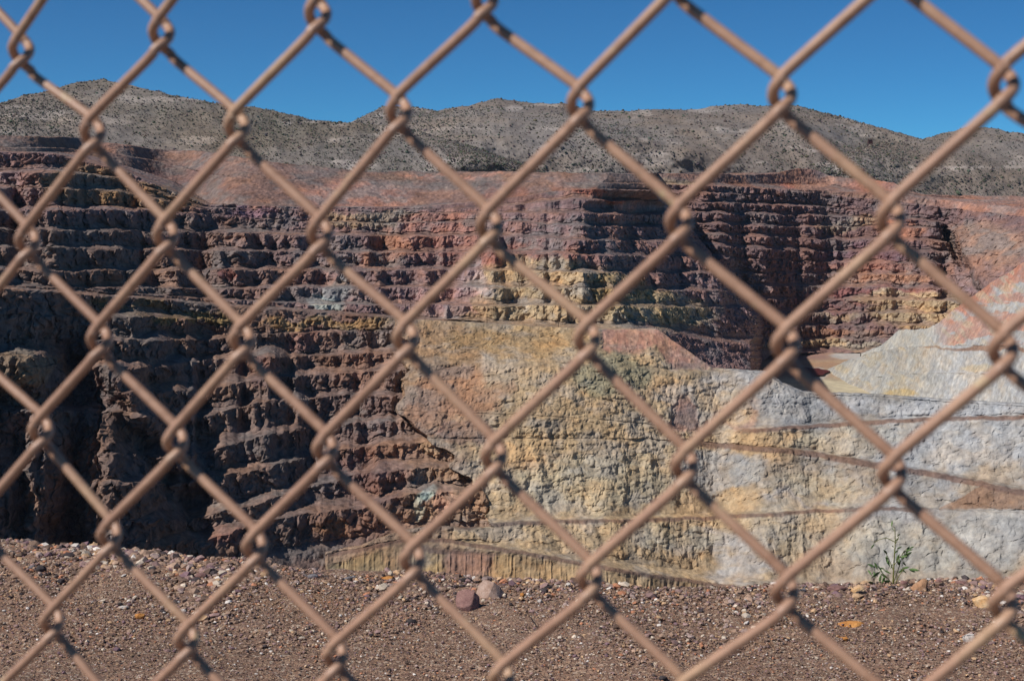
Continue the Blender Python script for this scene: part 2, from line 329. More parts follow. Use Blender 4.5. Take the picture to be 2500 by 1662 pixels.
# ---- 2. lower dark wall on the left
XB = ([700, 1000, 1110, 1200, 1285], [985, 990, 1100, 1175, 1200])      # rows, columns: edge between dark wall and yellow wall
def lower_wall():
    xs = np.arange(-90, 1330, STEP)
    K = [-90, 0, 130, 300, 400, 500, 620, 750, 870, 1000, 1100, 1330]
    T = lambda v: itp(xs, K, v)
    R0 = itp(xs, RX, RY); D0 = itp(xs, XR, DR)
    one = np.ones_like(xs)
    L = [T([765, 766, 770, 774, 774, 784, 795, 798, 798, 796, 796, 796]), T([825, 826, 828, 830, 830, 830, 815, 810, 806, 803, 800, 800]),
         T([888, 888, 890, 895, 892, 881, 872, 868, 862, 858, 856, 856]), T([940, 940, 945, 955, 954, 948, 925, 915, 905, 903, 900, 900]),
         T([1000, 995, 993, 1005, 1014, 1014, 985, 969, 963, 962, 960, 960]), T([1060, 1060, 1080, 1105, 1112, 1103, 1068, 1040, 1028, 1026, 1024, 1024]),
         T([1130, 1130, 1150, 1172, 1178, 1165, 1144, 1116, 1090, 1078, 1078, 1078]), T([1230, 1230, 1245, 1262, 1266, 1255, 1228, 1190, 1155, 1141, 1139, 1139]),
         T([1300, 1300, 1305, 1315, 1318, 1312, 1275, 1252, 1236, 1199, 1195, 1195])]
    q = [sstep(520, 420, xs) * sstep(200, 290, xs), sstep(180, 280, xs) * one, sstep(180, 290, xs), sstep(250, 380, xs), 0.35 + 0.65 * sstep(200, 300, xs), sstep(300, 420, xs), sstep(150, 500, xs), sstep(300, 440, xs), sstep(350, 450, xs)]
    crests = [(a, b * 1.1) for a, b in zip(L, q)]
    crests[0] = (L[0], q[0], np.tan(np.radians(itp(xs, [350, 560], [62, 38]))))
    segs = crest_segs(xs, R0, crests, True, 0.3, 113)
    b1 = L[-1] + 70 + 0 * xs
    segs += [(b1, 'f'), (b1 + 220, (math.tan(R(32)), 0.4))]
    ys, Ds, ks = build_ladder(xs, R0, D0, segs, True)
    top = np.stack([R0 - 4, R0], 0)
    ys = np.concatenate([R0[None] - 6, ys]); Ds = np.concatenate([(D0 + 8)[None], Ds]); ks = np.concatenate([0 * xs[None], ks])
    xp = np.broadcast_to(xs, ys.shape)
    xb = np.interp(ys, XB[0], XB[1]) + fbm(ys / 30, 0 * ys, 0 * ys, 3, 19) * 34
    ext = np.clip(xp - xb - 6, 0, None) * 2.0 * sstep(782, 800, ys)
    # big chutes that run down to the right, and spurs between them (lower left)
    sx = xp - (128 + (ys - 828) * 0.84)
    chute = np.exp(-(sx / 46.0) ** 2) * 13 * sstep(770, 880, ys) * sstep(560, 420, xp)
    sx2 = xp - (300 + (ys - 940) * 0.95); spur = np.exp(-(sx2 / 34.0) ** 2) * 7 * sstep(860, 960, ys) * sstep(640, 480, xp)
    sp1 = np.exp(-((xp - 60) / 80.0) ** 2) * 20 * sstep(835, 870, ys) * sstep(1010, 900, ys)
    sp2 = np.exp(-((xp - 150) / 95.0) ** 2) * 12 * sstep(985, 1003, ys) * sstep(1330, 1180, ys)
    itoe = int(np.argmin(np.abs(ys[:, len(xs) // 2] - b1[len(xs) // 2])))
    TD = itp(xs, [-90, 0, 300, 500, 750, 1000, 1300], [412, 420, 462, 490, 518, 538, 545])
    kx = np.clip((D0 - TD) / (D0 - Ds[itoe]), 0.35, 1.3)
    Ds = D0[None] - (D0[None] - Ds) * kx[None]
    Ds2 = Ds + ext + chute - spur - sp1 - sp2
    P = pt(xp, ys, Ds2)
    lefty = 1 + 0.35 * sstep(700, 200, xp)
    Q = rough_rock(P, ks, 6.0, 2.7, 0.95, 211, 0.82, lefty)
    base = np.broadcast_to(BR * 0.86, P.shape).copy()
    base = mixc(base, col(128, 102, 94) * 0.9, sstep(600, 1000, xp))
    bl = [(480, 770, 110, 16, OLIVE * .95, .8), (330, 745, 120, 14, OLIVE * .8, .6), (820, 785, 170, 18, col(150, 122, 84), .75), (740, 820, 40, 30, PINK * .62, .5), (640, 900, 60, 30, col(120, 88, 82), .5),
          (60, 900, 110, 50, col(140, 122, 100), .6), (960, 860, 60, 60, col(146, 120, 112), .5), (1030, 1230, 14, 28, col(178, 190, 180), .95), (1050, 1200, 26, 12, col(160, 190, 184), .9), (1085, 1225, 26, 36, col(180, 140, 136), .85),
          (1065, 1075, 45, 26, TAN * .8, .6), (540, 1290, 60, 30, col(128, 88, 84), .5), (900, 1160, 120, 60, col(118, 88, 84), .5), (800, 1290, 50, 20, col(140, 106, 80), .5), (270, 920, 60, 60, col(120, 94, 88), .5)]
    base = paint(base, xp, ys, bl, 131, 18)
    base = mixc(base, col(152, 128, 106), sstep(900, 1120, xp + fbm(xp / 40, ys / 40, 0 * xp, 3, 14) * 90) * 0.7)
    base = np.where((ks < 0.5)[..., None], base * 0.5 + BR * 0.5 * 1.0, base)
    return xs, ys, Q, mottle(base, P, 1031)
LX, LY, LQ, LC = lower_wall()
o = mesh_np('terrain_lower_wall', LQ.reshape(-1, 3), grid_faces(LY.shape[0], LY.shape[1], True), M_ROCK, False, LC.reshape(-1, 3)); tag(o, kind='structure')

# ---- 3. yellow spur and the terraces that run right, with the embankment at the bottom
GX = [700, 1000, 1100, 1250, 1450, 1600, 1612, 1640, 1740, 1870, 1910, 1960, 2150, 2300, 2500, 2600]
GY = [778, 778, 784, 793, 803, 803, 808, 830, 899, 906, 934, 955, 963, 974, 985, 990]
GD = [622, 622, 624, 625, 626, 627, 627, 625, 614, 606, 600, 596, 583, 570, 550, 540]
def front_wall():
    xs = np.arange(740, 2620, STEP)
    K = [690, 1000, 1250, 1450, 1600, 1640, 1740, 1870, 1910, 1960, 2150, 2300, 2500, 2620]
    T = lambda v: itp(xs, K, v)
    G = itp(xs, GX, GY); D0 = itp(xs, GX, GD)
    Cc = T([870, 872, 880, 885, 895, 903, 906, 911, 939, 960, 968, 979, 990, 996])
    B1 = T([990, 1000, 1010, 1020, 1035, 1043, 1055, 1045, 1042, 1040, 1028, 1020, 1016, 1014])
    B2 = T([1060, 1066, 1068, 1068, 1070, 1072, 1080, 1092, 1095, 1100, 1133, 1158, 1200, 1220])
    B3 = T([1288, 1288, 1272, 1268, 1265, 1264, 1260, 1252, 1250, 1247, 1237, 1243, 1253, 1258])
    Bi = T([1300, 1300, 1300, 1303, 1317, 1319, 1323, 1327, 1329, 1331, 1335, 1338, 1340, 1340])
    B4 = itp(xs, [690, 740, 770, 800, 877, 980, 1081, 1250, 1435, 1621, 1875, 2000, 2620], [1432, 1400, 1379, 1352, 1338, 1316, 1315, 1339, 1375, 1404, 1443, 1460, 1500])
    B3 = np.minimum(B3, B4 - 25); Bi = np.minimum(np.maximum(Bi, B3 + 4), B4 - 4)
    st = np.tan(np.radians(itp(xs, [1000, 1500, 1700, 1850], [33, 36, 44, 46]))); one = np.ones_like(xs)
    qC = sstep(1610, 1660, xs) * sstep(1990, 1930, xs)
    seg = []
    def face(y0, y1, qq, bq, alpha, tq=0.16, seed=0):
        gap = y1 - y0
        nz = np.clip(fbm(xs / 60 + seed, xs * 0 + seed, 0 * xs, 3, seed) + 0.6, 0.1, 1)
        tal = tq * nz * (0.1 + 0.9 * qq); bn = bq * qq
        wig = fbm(xs / 40 + seed, xs * 0 + seed * 3, 0 * xs, 4, seed + 3) * 2.0
        seg.extend([(y0 + gap * (1 - bn - tal), (alpha, 1.0)), (y0 + gap * (1 - bn), (ALPHA['t'], 0.35)), (y1 + wig, 'b')])
        return y1 + wig
    coneslope = np.where((xs > 1590), math.tan(R(35)), st)
    y = face(G, Cc, qC, itp(xs, [1640, 1740, 1790], [0.04, 0.2, 0.7]), np.where(xs < 1600, st, math.tan(R(36))), 0.1, 401)
    y = face(y, B1, sstep(1740, 1830, xs), 0.08, st * (1 + 0.15 * sstep(1700, 1800, xs)), 0.22, 403)
    y = face(y, B2, sstep(1620, 1700, xs), 0.07, st * 1.2, 0.12, 405)
    y = face(y, B3, sstep(980, 1100, xs), 0.05, st, 0.22, 407)
    y = face(y, B4, sstep(780, 860, xs) * 0.35 + 0.65 * sstep(1100, 1200, xs), 0.16, st, 0.25, 411)
    seg += [(y + 90, (math.tan(R(50)), 0.5)), (y + 230, (math.tan(R(45)), 0.5))]
    ys, Ds, ks = build_ladder(xs, G, D0, seg, True)
    ys = np.concatenate([G[None] - 1.5, G[None] - 0.5, ys]); Ds = np.concatenate([(D0 + 34)[None], (D0 + 9)[None], Ds]); ks = np.concatenate([0 * xs[None], 0 * xs[None], ks])
    xp = np.broadcast_to(xs, ys.shape)
    ker = np.hanning(71); ker /= ker.sum()
    for i in range(2, len(Ds)):
        Ds[i] = np.convolve(np.pad(Ds[i], 35, mode='edge'), ker, mode='valid')[:len(xs)]
    kp = np.pad(ks, ((7, 7), (0, 0)), mode='edge'); ks = sum(kp[i:i + len(ks)] for i in range(15)) / 15.0
    xb = np.interp(ys, XB[0], XB[1]) + fbm(ys / 30, 0 * ys, 0 * ys, 3, 19) * 34
    lim = B4[None] - itp(xp, [690, 880, 1000, 1200], [3, 10, 26, 45]); fl = sstep(lim, lim - 14, ys)
    ext = np.clip(xb - xp, 0, None) * 2.6 * fl + np.clip(800 - xp, 0, None) ** 1.3 * 0.5
    bulge = 14 * np.exp(-((xp - 1330) / 260.0) ** 2) * sstep(800, 900, ys) * sstep(1270, 950, ys)
    P = pt(xp, ys, Ds + ext - bulge)
    pinkc = (sstep(800, 806, ys) * sstep(1462, 1475, xp) * (ys < itp(xp, [1460, 1560, 1600, 1640, 1740], [862, 868, 850, 903, 903]))) * (xp < 1745)
    wpx = fbm(xp / 14, ys / 14, 0 * xp, 3, 91, 0.7) * 9; wpy = fbm(xp / 14, ys / 14, 0 * xp + 7, 3, 93, 0.7) * 9
    pinkc = pinkc * sstep(0, 14, itp(xp + wpx, [1460, 1560, 1600, 1640, 1740], [862, 868, 850, 908, 908]) - ys - wpy) * (0.75 + 0.25 * sstep(-0.2, 0.2, fbm(xp / 9, ys / 20, 0 * xp, 3, 94)))
    cone2 = sstep(8, -4, np.abs(xp + wpx - 1667 - (ys - 970) * 0.08) - (ys - 930) * 0.34) * sstep(952, 985, ys) * sstep(1060, 1046, ys + wpy) * 0.8
    grey = sstep(1690, 1900, xp)
    embank = sstep(1322, 1342, ys - (itp(xp, [690, 770, 980, 1250, 1435, 1621, 1875, 2620], [1432, 1379, 1316, 1339, 1375, 1404, 1443, 1500]) - 1322))
    amp = 0.64 - 0.14 * grey - 0.3 * embank - 0.5 * np.clip(pinkc + cone2, 0, 1)
    amp = amp + 0.5 * np.exp(-((xp - 1500) / 90.0) ** 2 - ((ys - 910) / 60.0) ** 2)
    Q = rough_rock(P, ks, 6.0, 2.4, 0.95, 317, 0.8, amp, 0.15)
    # rills on the embankment and cones
    rl = np.minimum(1, embank + cone2) * (np.abs(vnoise(xp / 7.5 + (xp - 1250) * ys * 0, xp * 0 + 3, ys / 90, 55)) ** 0.7 + 0.8 * fbm(xp / 16, ys / 30, 0 * xp, 3, 56)) * 0.75 * sstep(0, 30, ys - 1335)
    Q[..., 1] += rl
    gy_ = ridge(P[..., 0] / 9 + P[..., 2] * 0.03, P[..., 1] / 14, P[..., 2] / 60, 4, 333, 0.6); Q[..., 1] -= gy_ * 1.5 * ks * (0.5 + 0.5 * grey)
    base = np.broadcast_to(col(172, 148, 118) * 0.93, P.shape).copy()
    big = fbm(xp / 120, ys / 60, 0 * xp, 4, 501, 0.6)
    base = mixc(base, YEL, sstep(-0.1, 0.35, big) * 0.6)
    base = mixc(base, GREY * 0.95, sstep(0.05, -0.35, big) * (0.35 + 0.5 * sstep(1400, 1800, xp)))
    base = mixc(base, col(164, 163, 164) * 0.8, sstep(1700, 1950, xp + fbm(xp / 70, ys / 40, 0 * xp, 4, 511) * 160) * sstep(1060, 1040, ys) * .9)
    bl = [(1070, 880, 110, 110, col(150, 120, 90), .75), (1120, 960, 130, 60, col(152, 114, 92), .7), (1250, 830, 200, 30, col(158, 128, 90), .6), (1040, 1010, 60, 60, col(142, 110, 92), .7), (1130, 1060, 80, 40, col(120, 92, 88), .6),
          (1500, 910, 90, 60, col(128, 124, 104), .8), (1350, 1040, 140, 50, col(160, 136, 104), .6), (1800, 1000, 60, 40, ORA * .9, .35), (1760, 980, 80, 40, YEL, .6), (1450, 1180, 240, 70, CREAM * .85, .7),
          (1760, 1150, 110, 60, col(150, 150, 150), .7), (2000, 1180, 120, 40, col(176, 160, 130), .6), (2330, 1080, 260, 70, col(166, 164, 164), .95), (2080, 1080, 140, 30, col(172, 162, 140), .6), (2250, 1000, 260, 30, col(170, 168, 170), .8),
          (1960, 1290, 120, 60, col(172, 154, 126), .6), (2200, 1330, 200, 70, col(172, 164, 146), .7), (2430, 1310, 140, 60, col(164, 158, 150), .8), (1500, 1300, 160, 26, YEL * .95, .7), (1650, 1310, 100, 30, col(160, 150, 130), .6)]
    base = mixc(base, col(140, 114, 98), sstep(1210, 1010, xp + fbm(xp / 45, ys / 45, 0 * xp, 4, 95, 0.6) * 150) * 0.75)
    base = paint(base, xp, ys, bl, 231, 26)
    gl = base.mean(-1, keepdims=True) * np.array([0.78, 0.78, 0.785]); base = mixc(base, gl, sstep(1750, 2150, xp + fbm(xp / 80, ys / 60, 0 * xp, 3, 96) * 200) * 0.6)
    em = np.broadcast_to(col(150, 126, 98) * .9, P.shape).copy()
    el = [(900, 1390, 110, 60, col(134, 120, 96), .8), (980, 1350, 60, 40, col(140, 118, 96), .9), (1150, 1390, 62, 70, col(142, 112, 102), .8), (1040, 1400, 50, 60, col(164, 138, 100), .7), (1220, 1400, 40, 70, col(170, 142, 106), .7), (1400, 1420, 200, 40, YEL * .85, .7), (1140, 1340, 120, 12, col(104, 84, 78), .8), (1040, 1325, 120, 9, col(112, 94, 82), .8)]
    em = paint(em, xp, ys, el, 251, 12)
    base = mixc(base, em, embank)
    base = mixc(base, col(134, 110, 94), np.clip((xp > 2290) * sstep(0, 6, ys - itp(xp, [2290, 2400, 2500], [1235, 1180, 1207])) * sstep(1245, 1238, ys), 0, 1))
    base = mixc(base, col(160, 122, 108), np.clip(pinkc + cone2, 0, 1))
    # brown road shoulders along the bench edges
    for yy, x0, x1, wd in ((B2, 1650, 2620, 7), (B1, 1780, 2620, 4), (B3, 1080, 2300, 3.5), (B4, 760, 1900, 4.5)):
        m = sstep(wd + 3, wd * 0.6, np.abs(ys - yy[None] - wd * 0.5 + fbm(xp / 25, 0 * xp, ys * 0, 3, 9) * 2)) * sstep(x0, x0 + 60, xp) * sstep(x1, x1 - 60, xp)
        base = mixc(base, col(112, 88, 78), m * 0.85)
    st_ = fbm(xp / 9 + ys * 0.02, ys / 70, 0 * xp, 4, 601, 0.6)
    base = base * (1 + 0.35 * st_[..., None] * 0.5)
    return xs, ys, Q, mottle(base, P, 1061, 0.75)
FX, FY, FQ, FC = front_wall()
o = mesh_np('terrain_terraces', FQ.reshape(-1, 3), grid_faces(FY.shape[0], FY.shape[1], True), M_PALE, False, FC.reshape(-1, 3)); tag(o, kind='structure')

# ---- 4. far benched wall behind the pit floor, with its red dumps
FLOOR_Z = -130.0
def far_wall():
    xs = np.arange(1380, 2640, STEP)
    K = [1380, 1600, 1700, 1800, 1900, 2000, 2200, 2350, 2520, 2640]
    T = lambda v: itp(xs, K, v + [v[-1]])
    L = [T([832, 832, 832, 831, 830, 829, 829, 829, 829]), T([800, 800, 798, 797, 796, 796, 796, 796, 796]), T([775, 775, 772, 768, 765, 764, 765, 766, 768]), T([742, 742, 744, 734, 730, 732, 733, 735, 737]),
         T([702, 702, 704, 701, 699, 701, 703, 704, 705]), T([662, 662, 665, 667, 668, 669, 671, 673, 676]), T([622, 622, 625, 632, 637, 641, 643, 645, 650]), T([593, 593, 596, 604, 609, 613, 615, 616, 625]),
         T([568, 568, 571, 576, 580, 586, 587, 590, 600]), T([543, 543, 545, 550, 553, 554, 556, 562, 580]), T([518, 518, 520, 522, 525, 527, 535, 548, 565]), T([492, 492, 494, 498, 502, 505, 520, 535, 550]),
         T([470, 470, 471, 474, 479, 480, 500, 515, 532]), T([450, 450, 453, 458, 462, 466, 478, 495, 510])]
    right = sstep(2350, 2300, xs)
    q = [right, right] + [right * 0.95 + 0.05 * 0] * 10 + [right * sstep(2100, 1950, xs), right * sstep(1900, 1800, xs)]
    toe = 858 + 0 * xs; D0 = -FLOOR_Z / -t_of(toe) * 1.0 + itp(xs, [1380, 1700, 1760, 1850, 1950, 2020, 2300, 2640], [-125, -120, -100, -62, -22, 0, -40, -200])
    al = np.where(xs > 2330, math.tan(R(45)), math.tan(R(66)))
    crests = [(a, b * 0.9, al) for a, b in zip(L, q)]
    segs = [(toe - 4, 'b')] + crest_segs(xs, toe - 4, crests, False, 0.3, 713)
    top = itp(xs, [1380, 1500, 1830, 1900, 1953, 1990, 2030, 2093, 2182, 2208, 2249, 2300, 2500, 2640], [424, 425, 427, 424, 412, 414, 430, 436, 446, 462, 476, 477, 480, 482]) + fbm(xs / 30, 0 * xs, 0 * xs, 4, 15) * 3
    last = L[-1]; mid = np.maximum(top + 3, itp(xs, [1380, 1700, 2000, 2300, 2640], [446, 446, 450, 480, 500]))
    mid = np.minimum(mid, last - 2)
    segs += [(np.minimum(last - 1, mid + 1), 'b'), (mid, 't'), (mid - 1.0, 'b'), (top, (math.tan(R(31)), 0.5)), (top - 1, 'b')]
    ys, Ds, ks = build_ladder(xs, toe, D0, segs, False)
    ys = np.concatenate([toe[None] + itp(xs, [1380, 1780, 1890], [90, 90, 3])[None], ys]); Ds = np.concatenate([(D0 - itp(xs, [1380, 1780, 1890], [60, 60, 3]))[None], Ds]); ks = np.concatenate([0 * xs[None], ks])
    xp = np.broadcast_to(xs, ys.shape)
    dumpm = ys < np.maximum(last, 0)[None] + itp(xp, [1380, 1900, 2100, 2300, 2500], [0, 0, 12, 16, 20])
    nt_ = int(np.argmin(np.abs(ys[:, 200] - last[200])))
    kx = np.clip((D0 + 170 - Ds[0]) / (Ds[nt_] - Ds[0]), 0.3, 2.0)
    Ds = Ds[0][None] + (Ds - Ds[0][None]) * kx[None]
    ker = np.hanning(101); ker /= ker.sum()
    for i in range(nt_ + 1, len(Ds)):
        Ds[i] = np.convolve(np.pad(Ds[i], 50, mode='edge'), ker, mode='valid')[:len(xs)]
    # ravine cut near the right end, rubble slope beyond it
    xr = 2303 + (ys - 560) * 0.46
    rav = np.exp(-((xp - xr) / 11.0) ** 2) * 36 * sstep(545, 575, ys) * sstep(670, 640, ys)
    near = np.clip(xp - xr - 8, 0, 60) * 1.1 * sstep(540, 580, ys)
    Ds = Ds + rav + near * 0 - sstep(6, 30, xp - xr) * 24 * sstep(540, 580, ys)
    P = pt(xp, ys, Ds)
    kk = np.where(dumpm, ks * 0.42, ks)
    amp = 1.0 - 0.45 * sstep(1950, 2150, xp) * sstep(2290, 2250, xp) - 0.35 * sstep(2340, 2380, xp)
    Q = rough_rock(P, kk, 9.0, 3.6, 1.2, 811, 1.25, amp)
    base = np.broadcast_to(col(134, 108, 106) * 0.8, P.shape).copy()
    bl = [(2120, 620, 120, 26, col(124, 96, 104) * .95, .7), (2110, 655, 130, 20, col(148, 108, 98), .85), (2150, 683, 140, 18, col(166, 126, 104), .8), (2130, 715, 130, 16, col(140, 92, 88), .8), (2080, 545, 90, 16, TAN * .95, .7), (2200, 560, 60, 22, col(180, 124, 96), .6),
          (2190, 730, 110, 20, col(166, 150, 126), .85), (2260, 770, 150, 34, col(172, 150, 120), .9), (2020, 742, 110, 14, col(128, 88, 84), .8), (2040, 770, 60, 12, TAN, .7), (2330, 700, 60, 30, col(142, 122, 128), .7), (2400, 600, 120, 60, col(150, 120, 104), .8), (2370, 670, 60, 40, col(136, 110, 104), .8),
          (1900, 815, 90, 14, col(120, 92, 84), .7), (2050, 815, 120, 14, col(150, 110, 84), .6), (2050, 842, 130, 14, YEL * .85, .9), (1870, 845, 60, 14, YEL * .8, .8), (1640, 715, 110, 18, col(140, 118, 84), .8), (1640, 760, 170, 24, col(160, 138, 98), .9), (1650, 800, 170, 40, CREAM * .75, .85), (1770, 775, 60, 40, col(160, 146, 110), .8), (2310, 745, 60, 30, YEL * .85, .7)]
    base = paint(base, xp, ys, bl, 331, 12)
    d = np.broadcast_to(col(160, 108, 90) * 0.85, P.shape).copy()
    dl = [(1925, 448, 18, 10, col(194, 104, 76) * .9, .9), (1990, 442, 60, 14, col(190, 124, 90) * .85, .8), (1985, 417, 30, 9, col(160, 106, 96) * .9, .8), (2010, 420, 30, 8, col(146, 128, 132) * .9, .6), (2140, 455, 80, 18, col(180, 104, 78) * .9, .8), (1560, 435, 120, 12, col(140, 112, 106) * .9, .9), (1640, 442, 60, 8, col(150, 130, 96), .7), (1870, 470, 90, 12, col(156, 120, 106) * .85, .7),
          (2330, 500, 190, 18, col(176, 116, 96) * .9, .85), (2100, 490, 120, 14, col(166, 116, 88) * .9, .7), (2300, 535, 60, 24, col(170, 106, 92) * .9, .8), (2450, 520, 80, 20, col(180, 108, 78) * .9, .7), (2050, 520, 120, 10, col(156, 134, 104), .7)]
    d = paint(d, xp, ys, dl, 341, 8)
    dl_ = d.mean(-1, keepdims=True); d = (d * 0.52 + dl_ * 0.48) * np.array([1.0, 0.93, 0.87])
    d = d * (1 + 0.22 * fbm((xp - ys * 0.8) / 5, ys / 60, 0 * xp, 3, 79)[..., None])
    base = np.where(dumpm[..., None], d, base)
    base = np.where(((ks < 0.5) & ~dumpm)[..., None], base * 0.45 + col(136, 108, 100) * 0.55 * 0.9, base)
    return xs, ys, Q, mottle(base, P / 1.7, 1091, 0.9)
WX, WY, WQ, WC = far_wall()
o = mesh_np('terrain_far_wall', WQ.reshape(-1, 3), grid_faces(*WY.shape), M_ROCK, False, WC.reshape(-1, 3)); tag(o, kind='structure')

# ---- 5. pale slope on the right, between floor and rim
def pale_slope():
    # upper spur
    xs = np.arange(2100, 2640, STEP)
    top = itp(xs, [2100, 2150, 2194, 2230, 2268, 2300, 2357, 2421, 2500, 2640], [862, 845, 806, 803, 801, 780, 737, 689, 640, 560]) + fbm(xs / 18, 0 * xs, 0 * xs, 3, 4) * 2.5
    road = np.maximum(itp(xs, [2100, 2143, 2200, 2300, 2500, 2640], [872, 856, 847, 843, 842, 841]), top + 2)
    D0 = itp(xs, [2100, 2143, 2300, 2500, 2640], [1010, 985, 870, 750, 700])
    segs = [(top, (math.tan(R(33)), 0.5))]
    ys, Ds, ks = build_ladder(xs, road, D0 + 16, segs, False)
    ys = np.concatenate([road[None] + 14, ys, top[None] + 1, top[None] + 30]); Ds = np.concatenate([(D0 + 14)[None], Ds, Ds[-1:] + 12, Ds[-1:] + 40]); ks = np.concatenate([0 * xs[None], ks, ks[-2:] * 0])
    xp = np.broadcast_to(xs, ys.shape)
    Q = rough_rock(pt(xp, ys, Ds), ks, 7, 2.2, 0.8, 901, 1.0, 0.85 + 0 * xp, 0.1)
    base = np.broadcast_to(col(176, 174, 173) * 0.86, Q.shape).copy()
    dist = ys - np.interp(xp, xs, top)
    w = fbm((xp + ys * 1.15) / 90, (ys - xp * 0.8) / 20, 0 * xp, 4, 71, 0.6)
    redm = sstep(0.12, -0.02, dist / 260 - 0.09 * sstep(2300, 2420, xp) - w * 0.16) * sstep(2270, 2330, xp)
    base = mixc(base, col(172, 116, 96), redm * .9)
    red2 = sstep(0.18, 0.3, fbm((xp + ys * 0.4) / 70, ys / 22, 0 * xp + 3, 4, 75, 0.6) + 0.25 * np.exp(-((ys - 800) / 30.0) ** 2)) * sstep(2280, 2330, xp)
    base = mixc(base, col(174, 124, 104), red2 * .75)
    base = mixc(base, col(170, 158, 138), sstep(0.1, 0.4, fbm((xp + ys) / 40, (ys - xp) / 14, 0 * xp, 4, 78)) * .6)
    base = mixc(base, col(166, 164, 158), sstep(2290, 2250, xp) * .8)
    base = mottle(base, Q, 1101, 0.5)
    o = mesh_np('terrain_pale_spur', Q.reshape(-1, 3), grid_faces(*ys.shape), M_PALE, False, base.reshape(-1, 3)); tag(o, kind='structure')
    # lower part, down to the terraces
    xs = np.arange(1930, 2640, STEP)
    top = itp(xs, [1930, 1990, 2012, 2060, 2143, 2200, 2300, 2500, 2640], [975, 930, 905, 884, 857, 848, 844, 843, 842]) + fbm(xs / 22, 0 * xs, 0 * xs, 3, 14) * 2.5
    m1 = itp(xs, [1930, 2100, 2200, 2300, 2500, 2640], [975, 925, 912, 909, 914, 916]); m1 = np.maximum(m1, top + 2)
    bot = 1030 + 0 * xs
    D0 = itp(xs, [1930, 2000, 2143, 2300, 2500, 2640], [1085, 1072, 985, 870, 750, 700])
    sl2 = np.tan(np.radians(itp(xs, [1930, 2060, 2200, 2400], [20, 24, 34, 40])))
    segs = [(m1 - 3, (sl2, 0.8)), (m1, 'b'), (bot, (sl2, 0.8))]
    ys, Ds, ks = build_ladder(xs, top, D0, segs, True)
    ys = np.concatenate([top[None] - 0.5, ys]); Ds = np.concatenate([(D0 + 20)[None], Ds]); ks = np.concatenate([0 * xs[None], ks])
    xp = np.broadcast_to(xs, ys.shape)
    Q = rough_rock(pt(xp, ys, Ds), ks, 6, 2.0, 0.8, 931, 1.1, 0.8 + 0 * xp, 0.1)
    base = np.broadcast_to(col(170, 168, 164) * 0.84, Q.shape).copy()
    w = fbm((xp + ys) / 60, (ys - xp * 0.7) / 20, 0 * xp, 4, 81, 0.6)
    base = mixc(base, col(166, 152, 126), sstep(0.0, 0.35, w) * .6)
    base = mixc(base, col(172, 172, 174), sstep(2220, 2330, xp + w * 80) * .8)
    base = paint(base, xp, ys, [(2190, 958, 50, 10, col(176, 154, 104), .6), (2400, 905, 50, 10, CREAM, .7), (2420, 852, 120, 7, col(136, 108, 92), .9), (2260, 850, 60, 4, col(140, 116, 96), .7)], 85, 8)
    base = mottle(base, Q, 1111, 0.6)
    o = mesh_np('terrain_pale_slope', Q.reshape(-1, 3), grid_faces(ys.shape[0], ys.shape[1], True), M_PALE, False, base.reshape(-1, 3)); tag(o, kind='structure')
pale_slope()

# ---- 6. pit floor
def pit_floor():
    gx = np.linspace(20, 460, 200); gy = np.linspace(560, 1420, 260)
    X, Y = np.meshgrid(gx, gy); Z = FLOOR_Z + fbm(X / 60, Y / 90, 0 * X, 4, 12) * 1.3
    P = np.stack([X, Y, Z], -1); xp, yp = proj(P)
    pond = sstep(1.15, 0.8, np.sqrt(((xp - 1982) / 34) ** 2 + ((yp - 908) / 12) ** 2))
    base = np.broadcast_to(col(166, 140, 116), P.shape).copy()
    base = mixc(base, col(190, 176, 148), sstep(918, 935, yp + fbm(X / 30, Y / 60, 0 * X, 4, 5) * 14))
    base = mixc(base, col(150, 118, 106), sstep(885, 872, yp) * sstep(2060, 2000, xp))
    base = paint(base, xp, yp, [(2090, 868, 62, 8, col(178, 172, 166), .95), (2010, 888, 70, 7, col(160, 124, 100), .6), (1982, 910, 44, 15, col(186, 176, 166), .8)], 15, 6)
    o = mesh_np('pit_floor', P.reshape(-1, 3), grid_faces(*X.shape), M_FLOOR, True, base.reshape(-1, 3)); tag(o, kind='structure')
    m, t, b = new_mat('red_pond_water'); b.inputs['Base Color'].default_value = (*srgb(84, 42, 40), 1); b.inputs['Roughness'].default_value = 0.5; b.inputs['Specular IOR Level'].default_value = 0.1
    n = 60; a = np.linspace(0, 2 * math.pi, n, endpoint=False)
    V = []
    cxp, cyp = 1982, 908
    for r_ in (0, 1):
        for q in a:
            rr = r_ * (1 + 0.16 * math.sin(3 * q + 1) + 0.1 * math.sin(7 * q))
            x_, y_ = cxp + 36 * rr * math.cos(q), cyp - 11.5 * rr * math.sin(q)
            D = (FLOOR_Z + 1.5) / t_of(y_); V.append(pt(np.array(float(x_)), np.array(float(y_)), D))
    V = np.array(V); i = np.arange(n)
    q = np.stack([i, (i + 1) % n, (i + 1) % n + n, i + n], -1)
    o = mesh_np('red_pond_water', V, q, m); tag(o, kind='structure')
pit_floor()

